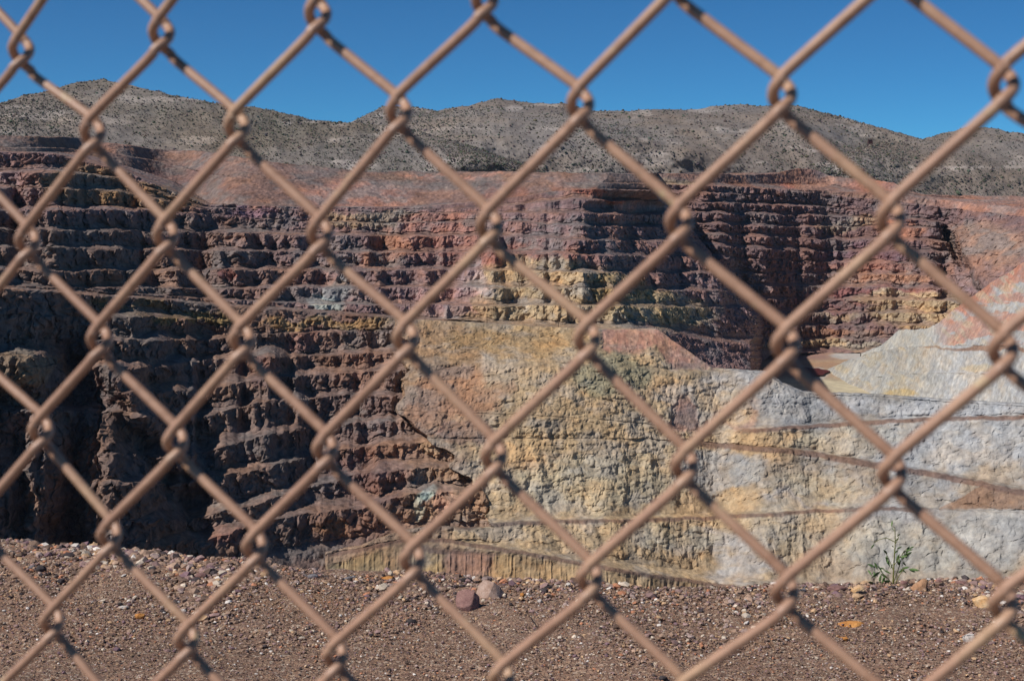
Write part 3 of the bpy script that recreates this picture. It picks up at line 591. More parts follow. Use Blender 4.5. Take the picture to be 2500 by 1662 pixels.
# ---- 7. hills
shr_pts = []
def hill(name, xs, base_y, top_y, D0, slope, seed, colr, amp=1.0, spur=None):
    n = int(np.ceil(np.max(base_y - top_y) / 3.0))
    s = np.linspace(0, 1, n)[:, None]
    ys = base_y[None] + (top_y - base_y)[None] * s
    t0 = t_of(base_y)[None]; sl_ = math.tan(R(slope)) * (1.15 - 0.35 * s)
    Ds = D0[None] * (sl_ - t0) / (sl_ - t_of(ys))
    xp = np.broadcast_to(xs, ys.shape)
    P = pt(xp, ys, Ds)
    X, Y = P[..., 0], P[..., 1]
    wgt = np.sin(np.pi * np.clip(s * 0.92, 0, 1)) ** 1.3
    e = ridge(X / 210 + Y / 700, Y / 420, 0 * X, 4, seed, 0.5)
    wgt = wgt * np.clip((base_y - top_y)[None] / 110, 0.05, 1)
    P[..., 1] -= e * 80 * amp * wgt; P[..., 2] += e * 15 * amp * wgt * 0.6
    P[..., 0] += fbm(X / 150, Y / 150, 0 * X, 3, seed + 4) * 16 * amp * wgt
    P[..., 2] += fbm(X / 14, Y / 14, P[..., 2] / 14, 3, seed + 9, 0.6) * 1.3
    P[..., 1] -= fbm(X / 30, Y / 30, P[..., 2] / 20, 4, seed + 19, 0.6) * 9
    back = []
    for k_ in (60, 200, 500):
        q_ = P[-1].copy(); q_[:, 1] += k_; q_[:, 2] -= k_ * 0.3; back.append(q_)
    P2 = np.concatenate([P, np.array(back)]); nr = P2.shape[0]
    xq, yq = proj(P2)
    base = np.broadcast_to(colr, P2.shape).copy()
    base = mixc(base, col(136, 128, 123) * 0.9, sstep(-0.1, 0.35, fbm(P2[..., 0] / 160, P2[..., 1] / 160, P2[..., 2] / 60, 4, seed + 29, 0.6)) * .7)
    eg = np.concatenate([e, e[-1:].repeat(3, 0)])
    base = mixc(base, col(96, 96, 84), sstep(0.15, -0.5, eg) * .55)
    base = mixc(base, col(172, 160, 152), sstep(0.22, 0.4, fbm(P2[..., 0] / 40, P2[..., 1] / 60, P2[..., 2] / 9, 4, seed + 39, 0.6)) * .55)
    o = mesh_np(name, P2.reshape(-1, 3), grid_faces(nr, P2.shape[1]), M_HILL, True, base.reshape(-1, 3)); tag(o, kind='structure')
    shr_pts.append((P, e, seed))
    return P
xs = np.arange(-130, 1400, 3.0)
topA = itp(xs, [-130, 0, 96, 191, 249, 306, 383, 459, 517, 574, 631, 689, 765, 842, 880, 991, 1087, 1183, 1259, 1330, 1400], [285, 254, 226, 199, 193, 207, 222, 239, 251, 259, 262, 274, 291, 299, 300, 315, 341, 372, 399, 426, 440]) + fbm(xs / 22, 0 * xs, 0 * xs, 4, 3) * 1.6
HA = hill('hill_left', xs, np.maximum(itp(xs, [-130, 200, 600, 1000, 1400], [350, 360, 402, 436, 450]), topA + 6), topA, 1150 + 0 * xs, 24, 900, col(136, 122, 112) * 0.68)
xs = np.arange(760, 2640, 3.0)
topB = itp(xs, [760, 857, 934, 1014, 1068, 1144, 1213, 1278, 1336, 1374, 1451, 1527, 1623, 1700, 1734, 1791, 1887, 1944, 2021, 2117, 2193, 2251, 2350, 2640], [345, 298, 262, 264, 272, 261, 240, 250, 255, 253, 274, 273, 267, 269, 261, 258, 263, 261, 278, 303, 324, 341, 365, 420]) + fbm(xs / 22, 0 * xs, 0 * xs, 4, 6) * 1.6
HB = hill('hill_middle', xs, itp(xs, [760, 1300, 1900, 2640], [440, 440, 445, 500]), topB, 1750 + 0 * xs, 25, 930, col(140, 127, 118) * 0.69, 1.0)
xs = np.arange(1960, 2660, 3.0)
topD = itp(xs, [1960, 2020, 2080, 2124, 2180, 2251, 2308, 2365, 2423, 2500, 2660], [440, 405, 368, 353, 350, 342, 324, 311, 315, 328, 350]) + fbm(xs / 22, 0 * xs, 0 * xs, 4, 8) * 1.6
HD = hill('hill_right', xs, itp(xs, [1960, 2100, 2200, 2300, 2660], [446, 452, 480, 496, 500]), topD, 1450 + 0 * xs, 26, 960, col(142, 128, 118) * 0.69, 0.35)

# scrub bushes dotted over the hills (thousands: one object)
def ico(sub=0):
    t = (1 + 5 ** 0.5) / 2
    V = [(-1, t, 0), (1, t, 0), (-1, -t, 0), (1, -t, 0), (0, -1, t), (0, 1, t), (0, -1, -t), (0, 1, -t), (t, 0, -1), (t, 0, 1), (-t, 0, -1), (-t, 0, 1)]
    Fc = [(0, 11, 5), (0, 5, 1), (0, 1, 7), (0, 7, 10), (0, 10, 11), (1, 5, 9), (5, 11, 4), (11, 10, 2), (10, 7, 6), (7, 1, 8), (3, 9, 4), (3, 4, 2), (3, 2, 6), (3, 6, 8), (3, 8, 9), (4, 9, 5), (2, 4, 11), (6, 2, 10), (8, 6, 7), (9, 8, 1)]
    V = [tuple(c / math.sqrt(1 + t * t) for c in v) for v in V]
    for _ in range(sub):
        cache = {}; NF = []
        def midp(a, b):
            k = (min(a, b), max(a, b))
            if k not in cache:
                m = np.array(V[a]) + np.array(V[b]); m /= np.linalg.norm(m); V.append(tuple(m)); cache[k] = len(V) - 1
            return cache[k]
        for a, b, c in Fc:
            ab, bc, ca = midp(a, b), midp(b, c), midp(c, a); NF += [(a, ab, ca), (b, bc, ab), (c, ca, bc), (ab, bc, ca)]
        Fc = NF
    return np.array(V), np.array(Fc)
IV, IF = ico(0); IV1, IF1 = ico(1)
def scatter(centres, sx, sy, sz, cols, V0, F0, jit=0.25, tilt=0.4):
    n = len(centres); m = len(V0)
    V = V0[None] * (1 + rng.uniform(-jit, jit, (n, m, 1)))
    V = V * np.stack([sx, sy, sz], -1)[:, None, :]
    a = rng.uniform(0, 2 * math.pi, n); c, s = np.cos(a), np.sin(a)
    X = V[..., 0] * c[:, None] - V[..., 1] * s[:, None]; Y = V[..., 0] * s[:, None] + V[..., 1] * c[:, None]; Z = V[..., 2]
    b = rng.uniform(-tilt, tilt, n); cb, sb = np.cos(b)[:, None], np.sin(b)[:, None]
    Z, X = Z * cb - X * sb, Z * sb + X * cb
    V = np.stack([X, Y, Z], -1) + centres[:, None, :]
    Fc = (F0[None] + (np.arange(n) * m)[:, None, None]).reshape(-1, 3)
    return V.reshape(-1, 3), Fc, np.repeat(cols, m, 0)
mb, t, b = new_mat('scrub_leaves')
t.links.new(N(t, 'ShaderNodeAttribute', attribute_name='rock').outputs['Color'], b.inputs['Base Color'])
VV, FF, CC = [], [], []; off = 0
for (P, e, seed), cnt in zip(shr_pts, (20000, 26000, 9000)):
    fl = P.reshape(-1, 3); ef = e.reshape(-1)
    xq, yq = proj(fl)
    w_ = 0.5 + 0.8 * sstep(0.1, -0.35, fbm(fl[:, 0] / 120, fl[:, 1] / 120, 0 * ef, 3, seed + 50)) + 0.9 * sstep(0.1, -0.6, ef)
    w_ = w_ * (xq > -80) * (xq < 2580)
    idx = rng.choice(len(fl), cnt, p=w_ / w_.sum())
    c = fl[idx] + np.stack([rng.uniform(-1.5, 1.5, cnt), rng.uniform(-2, 2, cnt), np.full(cnt, 0.3)], -1)
    sc_ = fl[idx, 1] / 1400.0 * 0.8
    r_ = (0.3 + rng.gamma(1.3, 0.22, cnt)) * sc_
    cc = np.stack([rng.uniform(.08, .13, cnt), rng.uniform(.075, .12, cnt), rng.uniform(.06, .095, cnt)], -1)
    v, f_, k_ = scatter(c, r_ * 1.15, r_, r_ * 0.9, cc, IV, IF)
    VV.append(v); FF.append(f_ + off); CC.append(k_); off += len(v)
o = mesh_np('hillside_scrub', np.concatenate(VV), np.concatenate(FF), mb, False, np.concatenate(CC)); tag(o, 'dark green scrub dotted over the grey desert hills', 'scrub', kind='stuff')

# ------------------------------------------------------------------ the gravel ledge in front of the pit
EX = [-200, 0, 60, 110, 240, 360, 420, 480, 600, 720, 900, 1000, 1120, 1230, 1420, 1594, 1800, 1939, 2050, 2120, 2283, 2500, 2700]
EY = [1310, 1316, 1322, 1336, 1342, 1360, 1367, 1382, 1380, 1405, 1410, 1409, 1418, 1430, 1437, 1449, 1442, 1434, 1432, 1428, 1419, 1427, 1430]
GZ = -1.62
def ground_h(X, Y):
    D = np.maximum(Y, 0.5)
    h = GZ + fbm(X / 1.3, Y / 1.3, 0 * X, 3, 5) * 0.025
    xq = CX + F * X / np.maximum(Y * cp - GZ * sp, 0.5)
    ye = np.interp(xq, EX, EY); De = GZ / t_of(ye)
    over = Y - De + fbm(X / 0.35, Y / 0.35, 0 * X, 3, 7) * 0.05
    berm = 0.02 * np.exp(-((over + 0.25) / 0.35) ** 2)
    return h + berm - np.where(over > 0, over * 0.75 + over * over * 0.12, 0), over
gx = np.concatenate([np.linspace(-9, -3.2, 60)[:-1], np.linspace(-3.2, 3.2, 620), np.linspace(3.2, 9, 60)[1:]])
gy = np.concatenate([np.linspace(-2.5, 3.6, 60)[:-1], np.linspace(3.6, 7.6, 520), np.linspace(7.6, 16, 60)[1:]])
X, Y = np.meshgrid(gx, gy); Z, over = ground_h(X, Y)
Z = Z + (fbm(X / 0.05, Y / 0.05, 0 * X, 3, 21, 0.6) * 0.008 + np.maximum(0, fbm(X / 0.14, Y / 0.14, 0 * X, 3, 25)) * 0.02 * sstep(-1.4, -0.2, over))
m, t, b = new_mat('gravel_ground')
v1 = N(t, 'ShaderNodeTexVoronoi'); v1.inputs['Scale'].default_value = 95
v2 = N(t, 'ShaderNodeTexVoronoi'); v2.inputs['Scale'].default_value = 210
tc = t.nodes.new('ShaderNodeTexCoord'); t.links.new(tc.outputs['Object'], v1.inputs['Vector']); t.links.new(tc.outputs['Object'], v2.inputs['Vector'])
sx_ = t.nodes.new('ShaderNodeSeparateColor'); t.links.new(v1.outputs['Color'], sx_.inputs[0])
sx2 = t.nodes.new('ShaderNodeSeparateColor'); t.links.new(v2.outputs['Color'], sx2.inputs[0])
st1 = [(0.0, col(70, 58, 54)), (0.3, col(110, 86, 76)), (0.6, col(140, 112, 100)), (0.85, col(156, 118, 96)), (0.97, col(205, 190, 175))]
c1 = ramp(t, sx_.outputs[0], st1)
c2 = ramp(t, sx2.outputs[1], [(0.0, col(84, 66, 58)), (0.5, col(124, 96, 84)), (0.85, col(150, 124, 108)), (0.96, col(196, 170, 140))])
c = mix(t, mix(t, c1, c2, 0.55), (1.36, 1.41, 1.36), 1.0, 'MULTIPLY')
c = mix(t, c, ramp(t, noise(t, 0.9, 5, 0.6), [(0.35, (0.78, 0.76, 0.76)), (0.6, (1.1, 1.04, 1.0))]), 1.0, 'MULTIPLY')
orange = ramp(t, noise(t, 0.55, 4, 0.55, off=(3.1, 1.7, 0)), [(0.62, (0, 0, 0)), (0.74, (1, 1, 1))])
c = mix(t, c, col(150, 108, 66), orange)
t.links.new(c, b.inputs['Base Color'])
bp = t.nodes.new('ShaderNodeBump'); bp.inputs['Strength'].default_value = 0.9; bp.inputs['Distance'].default_value = 0.012
mm = N(t, 'ShaderNodeMath', operation='ADD'); t.links.new(sx_.outputs[2], mm.inputs[0]); t.links.new(noise(t, 120, 4, 0.7), mm.inputs[1])
t.links.new(mm.outputs[0], bp.inputs['Height']); t.links.new(bp.outputs[0], b.inputs['Normal'])
o = mesh_np('ground', np.stack([X, Y, Z], -1).reshape(-1, 3), grid_faces(*X.shape), m, True); tag(o, kind='structure')
# valley side that falls from the ledge into the pit and carries it down
gx = np.linspace(-60, 60, 90); gy = np.concatenate([np.linspace(9, 40, 40), np.linspace(44, 420, 60)])
X2, Y2 = np.meshgrid(gx, gy); Z2 = -4.2 - (Y2 - 9) * 0.9; Z2 = np.maximum(Z2, -175) + fbm(X2 / 20, Y2 / 20, 0 * X2, 4, 3) * 2.5 * sstep(9, 30, Y2)
X2 = X2 * (1 + (Y2 - 9) / 60)
o = mesh_np('terrain_near_slope', np.stack([X2, Y2, Z2], -1).reshape(-1, 3), grid_faces(*X2.shape), M_DUMP, True, np.broadcast_to(BR * 0.7, (X2.size, 3))); tag(o, kind='structure')

# loose gravel (tens of thousands: one object)
mg, t, b = new_mat('gravel_stone')
a_ = N(t, 'ShaderNodeAttribute', attribute_name='rock').outputs['Color']
c = mix(t, a_, ramp(t, noise(t, 130, 4, 0.7), [(0.3, (0.75, 0.75, 0.75)), (0.7, (1.2, 1.2, 1.2))]), 1.0, 'MULTIPLY'); t.links.new(c, b.inputs['Base Color'])
def pal(n):
    P_ = np.array([col(130, 106, 90), col(150, 124, 106), col(138, 112, 106), col(98, 80, 70), col(66, 58, 58), col(176, 144, 112), col(184, 168, 150), col(206, 196, 186), col(168, 116, 88), col(146, 126, 118), col(116, 92, 96)])
    pr = np.array([.2, .18, .14, .1, .07, .07, .06, .03, .04, .07, .04])
    return P_[rng.choice(len(P_), n, p=pr / pr.sum())] * rng.uniform(.9, 1.45, (n, 1))
n = 125000
yy = 4.3 + 3.2 * rng.uniform(0, 1, n) ** 0.8; xx = rng.uniform(-1, 1, n) * (0.44 * yy + 0.5)
zz, ov = ground_h(xx, yy)
keep = (ov < 0.35)
dens = 0.5 + 0.5 * sstep(-1.5, -0.2, ov) + 0.3 * fbm(xx / 0.5, yy / 0.5, 0 * xx, 3, 44)
keep &= rng.uniform(0, 1, n) < dens
xx, yy, zz, ov = xx[keep], yy[keep], zz[keep], ov[keep]; n = len(xx)
r_ = 0.0022 + rng.gamma(1.3, 0.0017, n) * (0.6 + 0.9 * sstep(-1.2, -0.1, ov) + 0.9 * sstep(-0.6, -0.1, ov)) * (0.8 + 0.6 * np.clip(fbm(xx / 0.4, yy / 0.4, 0 * xx, 3, 90) * 2, -.6, 1)); r_ = np.clip(r_, 0.0018, 0.024)
v, f_, k_ = scatter(np.stack([xx, yy, zz + r_ * 0.25 + 0.004], -1), r_ * rng.uniform(.9, 1.5, n), r_ * rng.uniform(.8, 1.2, n), r_ * rng.uniform(.45, .85, n), pal(n), IV, IF, 0.28, 0.5)
o = mesh_np('gravel', v, f_, mg, False, k_); tag(o, 'loose mauve and brown gravel covering the ledge before the pit', 'gravel', kind='stuff')

# single stones one can point to
def hull_mesh(name, pts, mat):
    import bmesh
    bm = bmesh.new()
    for p in pts: bm.verts.new(p)
    bmesh.ops.convex_hull(bm, input=bm.verts)
    bmesh.ops.delete(bm, geom=[v for v in bm.verts if not v.link_faces], context='VERTS')
    bmesh.ops.bevel(bm, geom=bm.edges[:], offset=0.0022, segments=1, affect='EDGES')
    bmesh.ops.triangulate(bm, faces=bm.faces[:]); bmesh.ops.subdivide_edges(bm, edges=[e for e in bm.edges if e.calc_length() > 0.012], cuts=2, use_grid_fill=True)
    r2 = random.Random(len(pts) + int(pts[0][0] * 1e5))
    ox = r2.random() * 50
    co = np.array([v.co for v in bm.verts]) 
    nn = fbm(co[:, 0] / 0.03 + ox, co[:, 1] / 0.03, co[:, 2] / 0.03, 4, 7, 0.6) * 0.0035
    bm.normal_update()
    for v_, k_ in zip(bm.verts, nn): v_.co += v_.normal * float(k_)
    me = bpy.data.meshes.new(name); bm.to_mesh(me); bm.free(); me.materials.append(mat); return me
def stone_mat(name, c1, c2, sc_=30):
    m, t, b = new_mat(name)
    c = ramp(t, noise(t, sc_, 8, 0.7), [(0.3, c1), (0.7, c2)]); c = mix(t, c, ramp(t, noise(t, sc_ * 6, 5, 0.7), [(0.3, (.7, .7, .7)), (0.65, (1.15, 1.15, 1.15))]), 1.0, 'MULTIPLY')
    t.links.new(c, b.inputs['Base Color'])
    bp = t.nodes.new('ShaderNodeBump'); bp.inputs['Strength'].default_value = 0.6; bp.inputs['Distance'].default_value = 0.004
    t.links.new(noise(t, sc_ * 3, 8, 0.75), bp.inputs['Height']); t.links.new(bp.outputs[0], b.inputs['Normal']); return m
SM = {'mauve': stone_mat('mauve_stone', col(120, 88, 84), col(160, 124, 114)), 'pale': stone_mat('pale_stone', col(150, 118, 100), col(190, 166, 152)), 'dark': stone_mat('dark_stone', col(50, 46, 46), col(84, 76, 76)),
      'orange': stone_mat('orange_stone', col(170, 104, 50), col(216, 160, 96)), 'white': stone_mat('white_stone', col(176, 160, 148), col(220, 212, 204)), 'tan': stone_mat('tan_stone', col(160, 116, 84), col(190, 150, 118)),
      'grey': stone_mat('grey_stone', col(100, 96, 98), col(140, 134, 136)), 'cream': stone_mat('cream_stone', col(196, 140, 80), col(232, 208, 170), 22)}
def stone(xp, yp, wpx, hpx, kind, label, flat=1.0, seed=0, shape=None, dz=0.0):
    """a stone whose base sits on the ground in the given direction; wpx, hpx its size seen"""
    D = GZ / t_of(yp)
    for _ in range(12):
        p = pt(np.array(float(xp)), np.array(float(yp)), np.array(float(D)))
        h_, ov_ = ground_h(np.array([p[0]]), np.array([D])); h_ = float(h_[0]); D = D * 0.5 + 0.5 * h_ / t_of(yp)
    W = wpx / F * D; H = hpx / F * D * 1.0
    r2 = random.Random(seed * 7 + int(xp)); pts = []
    if shape: pts = [(a * W, b_ * W * flat, c_ * H) for a, b_, c_ in shape]
    else:
        for _ in range(22):
            a = r2.uniform(0, 2 * math.pi); z_ = r2.uniform(-1, 1); q = math.sqrt(1 - z_ * z_) ** 0.7
            pts.append((math.cos(a) * q * W * 0.5 * r2.uniform(.85, 1.08), math.sin(a) * q * W * 0.5 * flat * r2.uniform(.85, 1.05), (z_ * 0.5 + 0.42) * H * r2.uniform(.9, 1.05)))
    me = hull_mesh('stone', pts, SM[kind])
    o = link('stone', me); o.location = (float(p[0]), D, h_ + dz); tag(o, label, 'stone', 'stones lying on the gravel ledge')
    return o
stone(1141, 1488, 62, 48, 'mauve', 'blocky mauve brown stone, front one of the two big stones', 0.9, 1, shape=[(-.5, -.1, .55), (-.42, .3, .85), (-.1, .4, 1.0), (.28, .1, .98), (.5, .2, .62), (.48, -.1, .1), (.1, -.5, -.05), (-.1, -.55, .3), (-.45, -.2, .2), (-.3, .4, -.1), (.4, .4, -.1), (.2, -.4, .45)])
stone(1196, 1456, 76, 42, 'pale', 'big angular pale pink stone behind the blocky mauve stone', 0.8, 2, shape=[(-.5, -.2, .1), (-.38, .1, .68), (-.2, .2, 1.0), (.14, 0, .92), (.36, .1, .58), (.5, .15, .12), (.3, -.4, 0), (-.1, -.5, 0), (-.45, -.3, -.05), (-.3, .5, 0), (.4, .5, 0), (.02, -.35, .5)])
stone(342, 1508, 30, 15, 'orange', 'flat orange yellow stone alone on the left gravel', 0.7, 3)
stone(149, 1425, 24, 18, 'dark', 'dark grey rounded stone on the left gravel', 0.8, 4)
stone(101, 1396, 30, 20, 'dark', 'near black angular stone near the left edge of the ledge', 0.8, 5)
stone(78, 1390, 22, 14, 'grey', 'pale grey stone touching the near black stone on the left', 0.8, 6)
stone(491, 1412, 32, 20, 'mauve', 'mauve stone near the ledge brink on the left with a dark shadow', 0.8, 7)
stone(2241, 1440, 52, 30, 'tan', 'tan wedge shaped stone right of the green plant', 0.6, 8, shape=[(-.5, -.2, .0), (-.2, 0, .55), (.25, .1, 1.0), (.45, .1, .9), (.5, .1, .3), (.3, -.4, 0), (-.3, -.4, 0), (-.3, .5, 0), (.45, .4, 0), (.1, -.3, .5)])
stone(2040, 1446, 50, 26, 'mauve', 'wide mauve stone on the brink left of the green plant', 0.7, 9)
stone(2095, 1450, 40, 22, 'cream', 'cream stone between the wide mauve stone and the plant', 0.7, 10)
stone(2207, 1432, 26, 20, 'mauve', 'small reddish mauve stone between the plant and the tan wedge stone', 0.8, 11)
stone(2292, 1424, 24, 12, 'mauve', 'purple brown stone on the brink right of the tan wedge stone', 0.8, 12)
stone(2346, 1430, 44, 16, 'mauve', 'long flat purple brown stone on the brink at right', 0.6, 13)
stone(2398, 1484, 60, 38, 'cream', 'large orange and cream stone at the right under the wire', 0.8, 14)
stone(2366, 1568, 36, 26, 'white', 'rounded white stone with yellow top at lower right', 0.9, 15)
stone(2063, 1562, 18, 10, 'orange', 'small bright orange stone on the right gravel', 0.8, 16)
stone(2100, 1455, 26, 17, 'dark', 'dark purple stone in front of the cream brink stone', 0.8, 17)
stone(1137, 1420, 38, 14, 'dark', 'dark flat stone on the brink behind the blocky mauve stone', 0.6, 18)
stone(1072, 1413, 22, 14, 'mauve', 'dark red stone on the brink in the middle', 0.8, 19)
stone(950, 1415, 38, 12, 'orange', 'flat orange cream stone on the brink left of centre', 0.7, 20)
stone(765, 1411, 34, 14, 'grey', 'flat light grey stone on the brink, one of a pale grey pair, left one', 0.7, 21)
stone(856, 1416, 34, 12, 'grey', 'flat light grey stone on the brink just left of the orange cream stone', 0.7, 22)
stone(1276, 1457, 15, 14, 'orange', 'small orange brown stone right of the big pale pink stone', 0.8, 23)
stone(1291, 1459, 14, 8, 'white', 'small white stone beside the small orange brown stone', 0.8, 24)
stone(1043, 1484, 20, 14, 'pale', 'small square pale stone left of the blocky mauve stone', 0.8, 25)
stone(303, 1486, 28, 9, 'white', 'flat white stone behind the flat orange yellow stone', 0.7, 26)
stone(1004, 1522, 30, 14, 'dark', 'low dark stone half sunk in the gravel below the square pale stone', 0.7, 27)
stone(1341, 1437, 30, 10, 'dark', 'dark stone on the brink in the middle of the ledge', 0.7, 28)
stone(1838, 1441, 26, 12, 'dark', 'dark red brown stone on the brink beneath the terraces', 0.7, 29)
stone(1619, 1662, 26, 20, 'dark', 'black pointed stone at the very bottom of the picture', 0.8, 30)
stone(1308, 1540, 16, 9, 'dark', 'small dark stone on the open gravel in the middle', 0.8, 31)
stone(1318, 1471, 16, 10, 'white', 'small pinkish white stone in front of the brink, middle of the ledge', 0.8, 32)
stone(1776, 1521, 24, 12, 'pale', 'small pink stone on the gravel between the fence wires', 0.8, 33)
stone(196, 1540, 22, 10, 'mauve', 'small flat brown stone at lower left near the wire', 0.7, 34)
stone(1900, 1442, 30, 14, 'pale', 'flat pale stone on the brink left of the wide mauve stone', 0.7, 35)
stone(1960, 1446, 22, 12, 'grey', 'grey lilac stone between flat pale stone and wide mauve stone', 0.7, 36)

# orange stain patches are part of the gravel; a small weathered orange slab lies flush in it
stone(2076, 1524, 74, 16, 'orange', 'crumbled flat orange slab pressed into the right gravel', 0.55, 40, dz=-0.008)

# ------------------------------------------------------------------ the small green plant on the brink
def tube(path, rad, nseg=8, closed=False):
    path = np.array(path, float); n = len(path)
    rad = np.broadcast_to(rad, (n,)) if np.ndim(rad) == 0 else np.array(rad)
    T = np.gradient(path, axis=0); T /= np.linalg.norm(T, axis=1)[:, None] + 1e-12
    up = np.array([0, 0, 1.0]) if abs(T[0][2]) < 0.9 else np.array([1.0, 0, 0])
    Nn = np.cross(T[0], up); Nn /= np.linalg.norm(Nn); V = []
    for i in range(n):
        Nn = Nn - T[i] * (Nn @ T[i]); Nn /= np.linalg.norm(Nn); B = np.cross(T[i], Nn)
        for k in range(nseg):
            a = 2 * math.pi * k / nseg; V.append(path[i] + rad[i] * (math.cos(a) * Nn + math.sin(a) * B))
    Fc = []
    for i in range(n - 1):
        for k in range(nseg):
            Fc.append((i * nseg + k, i * nseg + (k + 1) % nseg, (i + 1) * nseg + (k + 1) % nseg, (i + 1) * nseg + k))
    return np.array(V), np.array(Fc)
def plant():
    px, py = 2180.0, 1432.0
    D = GZ / t_of(py) + 0.02; p = pt(np.array(px), np.array(py), np.array(D)); h_, _ = ground_h(np.array([p[0]]), np.array([D]))
    base = Vector((float(p[0]), D, float(h_[0]) - 0.01)); s = D / F       # metres per picture pixel at the plant
    root = bpy.data.objects.new('green_plant', None); C.objects.link(root); root.location = base
    tag(root, 'spindly green weed with narrow leaves growing on the ledge brink', 'plant')
    mst, t, b = new_mat('stem'); b.inputs['Base Color'].default_value = (*col(112, 112, 60), 1)
    ml, t, b = new_mat('leaf'); b.inputs['Roughness'].default_value = 0.6
    t.links.new(ramp(t, noise(t, 60, 4, 0.6), [(0.3, col(70, 94, 54)), (0.7, col(112, 134, 82))]), b.inputs['Base Color'])
    r2 = random.Random(3)
    P = lambda x, y, d=0.0: (x * s, d * s, y * s)
    stems = [[(0, 0), (1, 60), (3, 110), (1, 150), (-6, 150 - 4 + 6)], [(2, 8, 4), (14, 40, 8), (22, 66, 10), (26, 84, 12), (38, 96, 12)], [(-2, 6, -4), (-18, 26, -8), (-34, 40, -10), (-46, 48, -12)],
             [(0, 40), (-8, 62, 4), (-18, 82, 4), (-24, 90, 4)], [(1, 52), (12, 74, -6), (20, 84, -6), (36, 92, -8)], [(-2, 2), (-26, 10, 6), (-50, 4, 8), (-68, 0, 8)], [(3, 112), (-18, 122, 4), (-34, 118, 6), (-50, 108, 8)], [(3, 108), (10, 122, -2), (8, 134, -2)], [(4, 10, -8), (10, 26, -10), (20, 44, -12), (24, 50, -12)]]
    VV, FF, off = [], [], 0
    for st_ in stems:
        pth = [P(*q) for q in st_]; pth = np.array(pth)
        tt = np.linspace(0, len(pth) - 1, 14); pth = np.stack([np.interp(tt, range(len(pth)), pth[:, k]) for k in range(3)], -1)
        v, f_ = tube(pth, np.linspace(2.1 if st_[0] == (0, 0) else 1.1, 0.6, 14) * s, 6); VV.append(v); FF.append(f_ + off); off += len(v)
    mesh_np('stem', np.concatenate(VV), np.concatenate(FF), mst, True, parent=root)
    leaves = [(-46, 48, 150, 22), (-40, 44, 110, 20), (-34, 38, 200, 26), (-26, 34, 120, 22), (-20, 28, 235, 20), (-30, 20, 250, 18), (-60, 2, 185, 26), (-45, 6, 150, 24), (-44, 20, 95, 18), (-34, 12, 70, 20), (-24, 12, 100, 18), (-14, 20, 140, 22), (-18, 84, 130, 20), (-10, 68, 150, 16), (-8, 50, 110, 24), (-14, 56, 90, 20), (-6, 44, 60, 14),
              (8, 62, 60, 22), (14, 74, 30, 20), (20, 84, 50, 18), (30, 90, 20, 18), (38, 96, 40, 14), (26, 76, 40, 24), (22, 66, 70, 22), (32, 82, 60, 22), (24, 60, 320, 16), (16, 50, 80, 20), (38, 44, 5, 24), (42, 40, -20, 20), (18, 44, -30, 18), (12, 34, 60, 16), (22, 44, 20, 20), (-50, 108, 210, 14), (-6, 150, 70, 16), (0, 140, 120, 10), (6, 128, 60, 12), (4, 114, 40, 12), (-2, 100, 130, 12), (6, 96, 50, 14), (2, 84, 60, 14), (-4, 30, 150, 20), (-52, 26, 120, 16), (-6, 12, 160, 24), (14, 54, 120, 20), (-22, 44, 160, 16), (30, 72, 100, 18)]
    for (x, y, a, L) in leaves:
        a = R(a); n = 7; V = []; tw = r2.uniform(-0.9, 0.9); dd = r2.uniform(-14, 14); ox = Vector(P(x, y, dd * 0.4))
        for i in range(n):
            u = i / (n - 1); wdt = 0.145 * L * math.sin(math.pi * (0.08 + 0.9 * u)) * (1 if i < n - 1 else 0.1)
            cx_ = u * L * math.cos(a); cz_ = u * L * math.sin(a) - 0.12 * L * u * u
            px_, pz_ = -math.sin(a) * wdt * math.cos(tw), math.cos(a) * wdt * math.cos(tw)
            py_ = wdt * math.sin(tw)
            for sg in (-1, 0, 1):
                V.append(((cx_ + sg * px_) * s, (dd * u + sg * py_ + (1.2 if sg == 0 else 0)) * s, (cz_ + sg * pz_) * s))
        Fc = []
        for i in range(n - 1):
            for k in range(2): Fc.append((i * 3 + k, i * 3 + k + 1, i * 3 + k + 4, i * 3 + k + 3))
        o = mesh_np('leaf', np.array(V), np.array(Fc), ml, True, parent=root); o.location = ox
        # real thickness
        md = o.modifiers.new('t', 'SOLIDIFY'); md.thickness = 0.0006
plant()

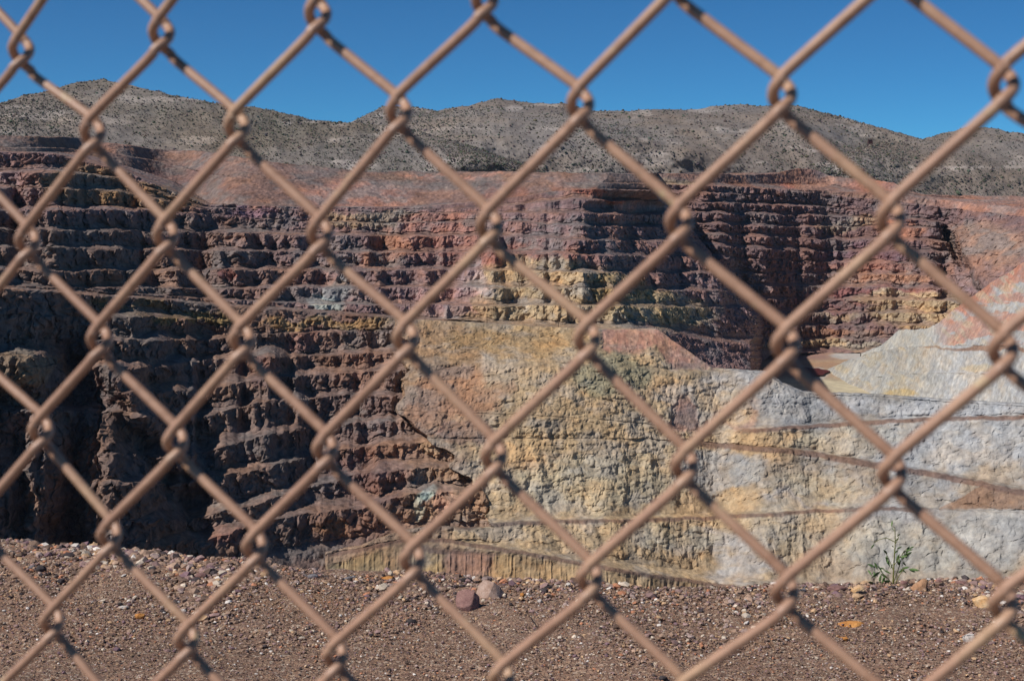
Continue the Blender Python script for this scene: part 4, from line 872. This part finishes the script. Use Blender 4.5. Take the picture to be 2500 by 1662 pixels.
# ------------------------------------------------------------------ far small things
def at_wall(xp, yp, xsA, ysA, Q):
    j = int(np.argmin(np.abs(xsA - xp))); px_, py_ = proj(Q[:, j]); k = int(np.argmin(np.abs(py_ - yp))); return Q[k, j]
mp, t, b = new_mat('weathered_wood'); t.links.new(ramp(t, noise(t, 2, 5, 0.6, (1, 1, 0.1)), [(0.3, col(50, 40, 34)), (0.7, col(86, 70, 58))]), b.inputs['Base Color'])
POLES = [(990, 774, 30, 'thin dark pole beside the haul road, leftmost of the pair'), (1003, 783, 40, 'tall thin dark pole, right one of the pair on the haul road'), (1189, 799, 32, 'lone thin pole on the haul road above the yellow cliff'), (1363, 808, 20, 'short thin pole where the haul road meets the pink bank'), (1541, 820, 18, 'thin pole standing in the pink bank at the road end')]
pole0 = None
for (x_, y_, hh, lb) in POLES:
    P = at_wall(x_, y_ - 4, UX, UY, UQ); D = P[1] - 6; s = D / F
    q = pt(np.array(float(x_)), np.array(float(y_)), np.array(float(D)))
    H = hh * s
    if pole0 is None:
        root = bpy.data.objects.new('utility_pole', None); C.objects.link(root)
        v, f_ = tube([(0, 0, -1.5), (0, 0, 2), (0, 0, 4), (0, 0, 6.4)], [.16, .15, .13, .11], 8)
        pst = mesh_np('post', v, f_, mp, True, parent=root)
        V = np.array([(a * .55, b_ * .06, 5.9 + c_ * .07) for a in (-1, 1) for b_ in (-1, 1) for c_ in (-1, 1)]); Fc = np.array([(0, 1, 3, 2), (4, 6, 7, 5), (0, 4, 5, 1), (2, 3, 7, 6), (0, 2, 6, 4), (1, 5, 7, 3)])
        ca = mesh_np('crossarm', V, Fc, mp, parent=root); pole0 = (root, pst, ca)
        o = root
    else:
        o = pole0[0].copy(); C.objects.link(o)
        for ch in pole0[1:]:
            c_ = ch.copy(); C.objects.link(c_); c_.parent = o
    o.location = [float(k) for k in q]; k_ = H / 6.0; o.scale = (1, 1, k_)
    tag(o, lb, 'pole', 'poles along the haul road')
# headframe of an old shaft on the right hill
P = at_wall(2124, 357, np.arange(1960, 2660, 3.0), None, HD); s = P[1] / F
mr, t, b = new_mat('rusty_steel'); t.links.new(ramp(t, noise(t, 1.5, 5, 0.6), [(0.3, col(52, 34, 36)), (0.7, col(88, 58, 54))]), b.inputs['Base Color']); b.inputs['Roughness'].default_value = 0.8
root = bpy.data.objects.new('mine_headframe', None); C.objects.link(root); q = pt(np.array(2124.0), np.array(353.0), np.array(float(P[1]) - 6)); root.location = [float(k) for k in q]
tag(root, 'small dark rusty shaft tower on the right hill above a pale waste heap', 'tower')
def bx(x0, x1, y0, y1, z0, z1):
    V = np.array([(x, y, z) for x in (x0, x1) for y in (y0, y1) for z in (z0, z1)], float); return V, np.array([(0, 1, 3, 2), (4, 6, 7, 5), (0, 4, 5, 1), (2, 3, 7, 6), (0, 2, 6, 4), (1, 5, 7, 3)])
def boxes(name, L, mat, parent):
    VV, FF, off = [], [], 0
    for q_ in L:
        v, f_ = bx(*q_); VV.append(v); FF.append(f_ + off); off += 8
    return mesh_np(name, np.concatenate(VV), np.concatenate(FF), mat, parent=parent)
for sx_1 in (-1, 1):
    for sy_1 in (-1, 1):
        v, f_ = tube([(sx_1 * 2.3, sy_1 * 2.0, -1.5), (sx_1 * 1.7, sy_1 * 1.5, 5.8)], 0.22, 6); mesh_np('leg', v, f_, mr, parent=root)
boxes('housing', [(-1.5, 1.9, -1.4, 1.4, 0.6, 4.4)], mr, root)
boxes('platform', [(-2.1, 2.1, -1.8, 1.8, 4.4, 4.65)], mr, root)
v, f_ = tube([(0, 0, 4.6), (0, 0, 6.6)], 0.14, 6); mesh_np('mast', v, f_, mr, parent=root)
a = np.linspace(0, 2 * math.pi, 25); v, f_ = tube(np.stack([np.cos(a) * 0.8 - 0.5, 0 * a, np.sin(a) * 0.8 + 5.4], -1), 0.12, 6); mesh_np('sheave_wheel', v, f_, mr, True, parent=root)

# ------------------------------------------------------------------ thin air between here and the hills
mh = bpy.data.materials.new('thin_haze'); mh.use_nodes = True; mh.node_tree.nodes.clear()
ho = mh.node_tree.nodes.new('ShaderNodeOutputMaterial'); hv = mh.node_tree.nodes.new('ShaderNodeVolumePrincipled')
hv.inputs['Color'].default_value = (0.78, 0.86, 1.0, 1); hv.inputs['Density'].default_value = 0.00002; hv.inputs['Anisotropy'].default_value = 0.3
mh.node_tree.links.new(hv.outputs[0], ho.inputs['Volume'])
V = np.array([(x, y, z) for x in (-2600, 2600) for y in (-60, 4200) for z in (-420, 420)], float)
o = mesh_np('haze', V, np.array([(0, 1, 3, 2), (4, 6, 7, 5), (0, 4, 5, 1), (2, 3, 7, 6), (0, 2, 6, 4), (1, 5, 7, 3)]), mh); tag(o, 'thin pale haze in the air over the pit', 'haze', kind='stuff')

# ------------------------------------------------------------------ the chain link fence
rows = {0: [(0, 50, 130), (2, 373, 90), (4, 733, 45), (6, 1117, 10)], 1: [(1, 215, 320), (3, 547, 305), (5, 920, 270), (7, 1337, 250), (9, 1802, 225), (11, 2312, 200)],
        2: [(0, 65, 570), (2, 383, 555), (4, 738, 550), (6, 1128, 530), (8, 1565, 520), (10, 2052, 510)], 3: [(1, 230, 795), (3, 558, 795), (5, 935, 790), (7, 1353, 790), (9, 1810, 800), (11, 2310, 810)],
        4: [(0, 95, 1005), (2, 405, 1030), (4, 750, 1045), (6, 1138, 1060), (8, 1577, 1080), (10, 2055, 1095)], 5: [(1, 253, 1245), (3, 587, 1270), (5, 950, 1300), (7, 1358, 1340), (9, 1808, 1370), (11, 2310, 1395)],
        6: [(0, 120, 1445), (2, 430, 1485), (4, 772, 1520)]}
NP = {(i, j): (x * 1.0598, y * 1.0598) for j, r in rows.items() for i, x, y in r}
A_ = []
for (i, j), (x, y) in NP.items():
    u, v = (x - CX) / F, (y - CY) / F
    A_ += [[i, j, 1, 0, 0, 0, -u * i, -u * j, -u], [0, 0, 0, i, j, 1, -v * i, -v * j, -v]]
Hm = np.linalg.svd(np.array(A_))[2][-1].reshape(3, 3)
if Hm[2, 2] < 0: Hm = -Hm
Hm *= 0.0735 / 2 / np.linalg.norm(Hm[:, 1])
RW = np.array([[1, 0, 0], [0, -sp, cp], [0, -cp, -sp]])       # picture axes (right, down, forward) -> world
AV, BV, OV = RW @ Hm[:, 0], RW @ Hm[:, 1], RW @ Hm[:, 2]
FN = np.cross(BV, AV); FN /= np.linalg.norm(FN)
if FN[1] > 0: FN = -FN                                         # towards the photographer
UV = AV / np.linalg.norm(AV); WVv = -BV / np.linalg.norm(BV)
def node(i, j):
    P = OV + i * AV + j * BV
    if (i, j) in NP:
        x, y = NP[(i, j)]; r = RW @ np.array([(x - CX) / F, (y - CY) / F, 1.0]); k = (OV @ FN) / (r @ FN); return r * k
    rr = np.random.default_rng((i + 50) * 131 + j + 60); return P + UV * rr.normal(0, 0.0008) + WVv * rr.normal(0, 0.0008)
mf, t, b = new_mat('fence_wire_paint')
c = ramp(t, noise(t, 28, 5, 0.6), [(0.35, col(168, 128, 104)), (0.55, col(180, 140, 114)), (0.70, col(188, 152, 120))])
wear = ramp(t, noise(t, 22, 6, 0.65, off=(4, 4, 4)), [(0.64, (0, 0, 0)), (0.7, (1, 1, 1))])
c = mix(t, c, col(206, 186, 142), wear)
grime = ramp(t, noise(t, 260, 6, 0.7, off=(1, 2, 3)), [(0.3, (0.72, 0.68, 0.64)), (0.5, (1, 1, 1)), (0.75, (1.08, 1.06, 1.04))]); c = mix(t, c, grime, 1.0, 'MULTIPLY')
chip = ramp(t, noise(t, 90, 5, 0.7, off=(8, 1, 6)), [(0.72, (0, 0, 0)), (0.76, (1, 1, 1))]); c = mix(t, c, col(112, 84, 62), chip)
t.links.new(c, b.inputs['Base Color'])
bpf = t.nodes.new('ShaderNodeBump'); bpf.inputs['Strength'].default_value = 0.35; bpf.inputs['Distance'].default_value = 0.0004; t.links.new(noise(t, 500, 5, 0.7), bpf.inputs['Height']); t.links.new(bpf.outputs[0], b.inputs['Normal'])
b.inputs['Roughness'].default_value = 0.42; b.inputs['Specular IOR Level'].default_value = 0.5
d = 0.0036
fence = bpy.data.objects.new('chain_link_fence', None); C.objects.link(fence); tag(fence, 'chain link fence of thick salmon tan painted wire close to the viewer', 'fence')
def catmull(P, n=5):
    P = np.array(P); Q = [P[0]]
    for i in range(len(P) - 1):
        p0, p1, p2, p3 = P[max(i - 1, 0)], P[i], P[i + 1], P[min(i + 2, len(P) - 1)]
        for k in range(1, n + 1):
            u = k / n; Q.append(0.5 * ((2 * p1) + (-p0 + p2) * u + (2 * p0 - 5 * p1 + 4 * p2 - p3) * u * u + (-p0 + 3 * p1 - 3 * p2 + p3) * u ** 3))
    return np.array(Q)
def off_(N_, u, v, w_): return N_ + d * (u * UV + v * WVv + w_ * FN)
J0, J1 = -8, 44
for k in range(-7, 19):            # each wire zigzags between node column k and k+1
    pts = []
    j = J0 if (J0 + k) % 2 == 0 else J0 + 1
    # left bends at (k, j), right bends at (k+1, j+1)
    first = True
    while j < J1:
        L_ = node(k, j); Rr = node(k + 1, j + 1)
        dL = (Rr - L_); slope = 1.15
        # left bend: arrives in front from the upper right, leaves behind to the lower right
        pts += [off_(L_, 1.1, 2.35, 1.15), off_(L_, .25, 1.45, 1.17), off_(L_, -.42, .75, .85), off_(L_, -.72, .0, .1), off_(L_, -.5, -.72, -.7), off_(L_, .12, -1.4, -1.15), off_(L_, 1.0, -2.3, -1.15)]
        # right bend: arrives behind from the upper left, leaves in front to the lower left
        pts += [off_(Rr, -1.1, 2.35, -1.15), off_(Rr, -.25, 1.45, -1.17), off_(Rr, .42, .75, -.8), off_(Rr, .74, .0, -.02), off_(Rr, .5, -.62, .7), off_(Rr, -.12, -1.25, 1.15), off_(Rr, -1.0, -2.1, 1.15)]
        j += 2
    path = catmull(pts, 4)
    path = path[path @ np.array([0, 0, 1.0]) > GZ + 0.02]
    v, f_ = tube(path, d / 2, 12)
    mesh_np('wire', v, f_, mf, True, parent=fence)
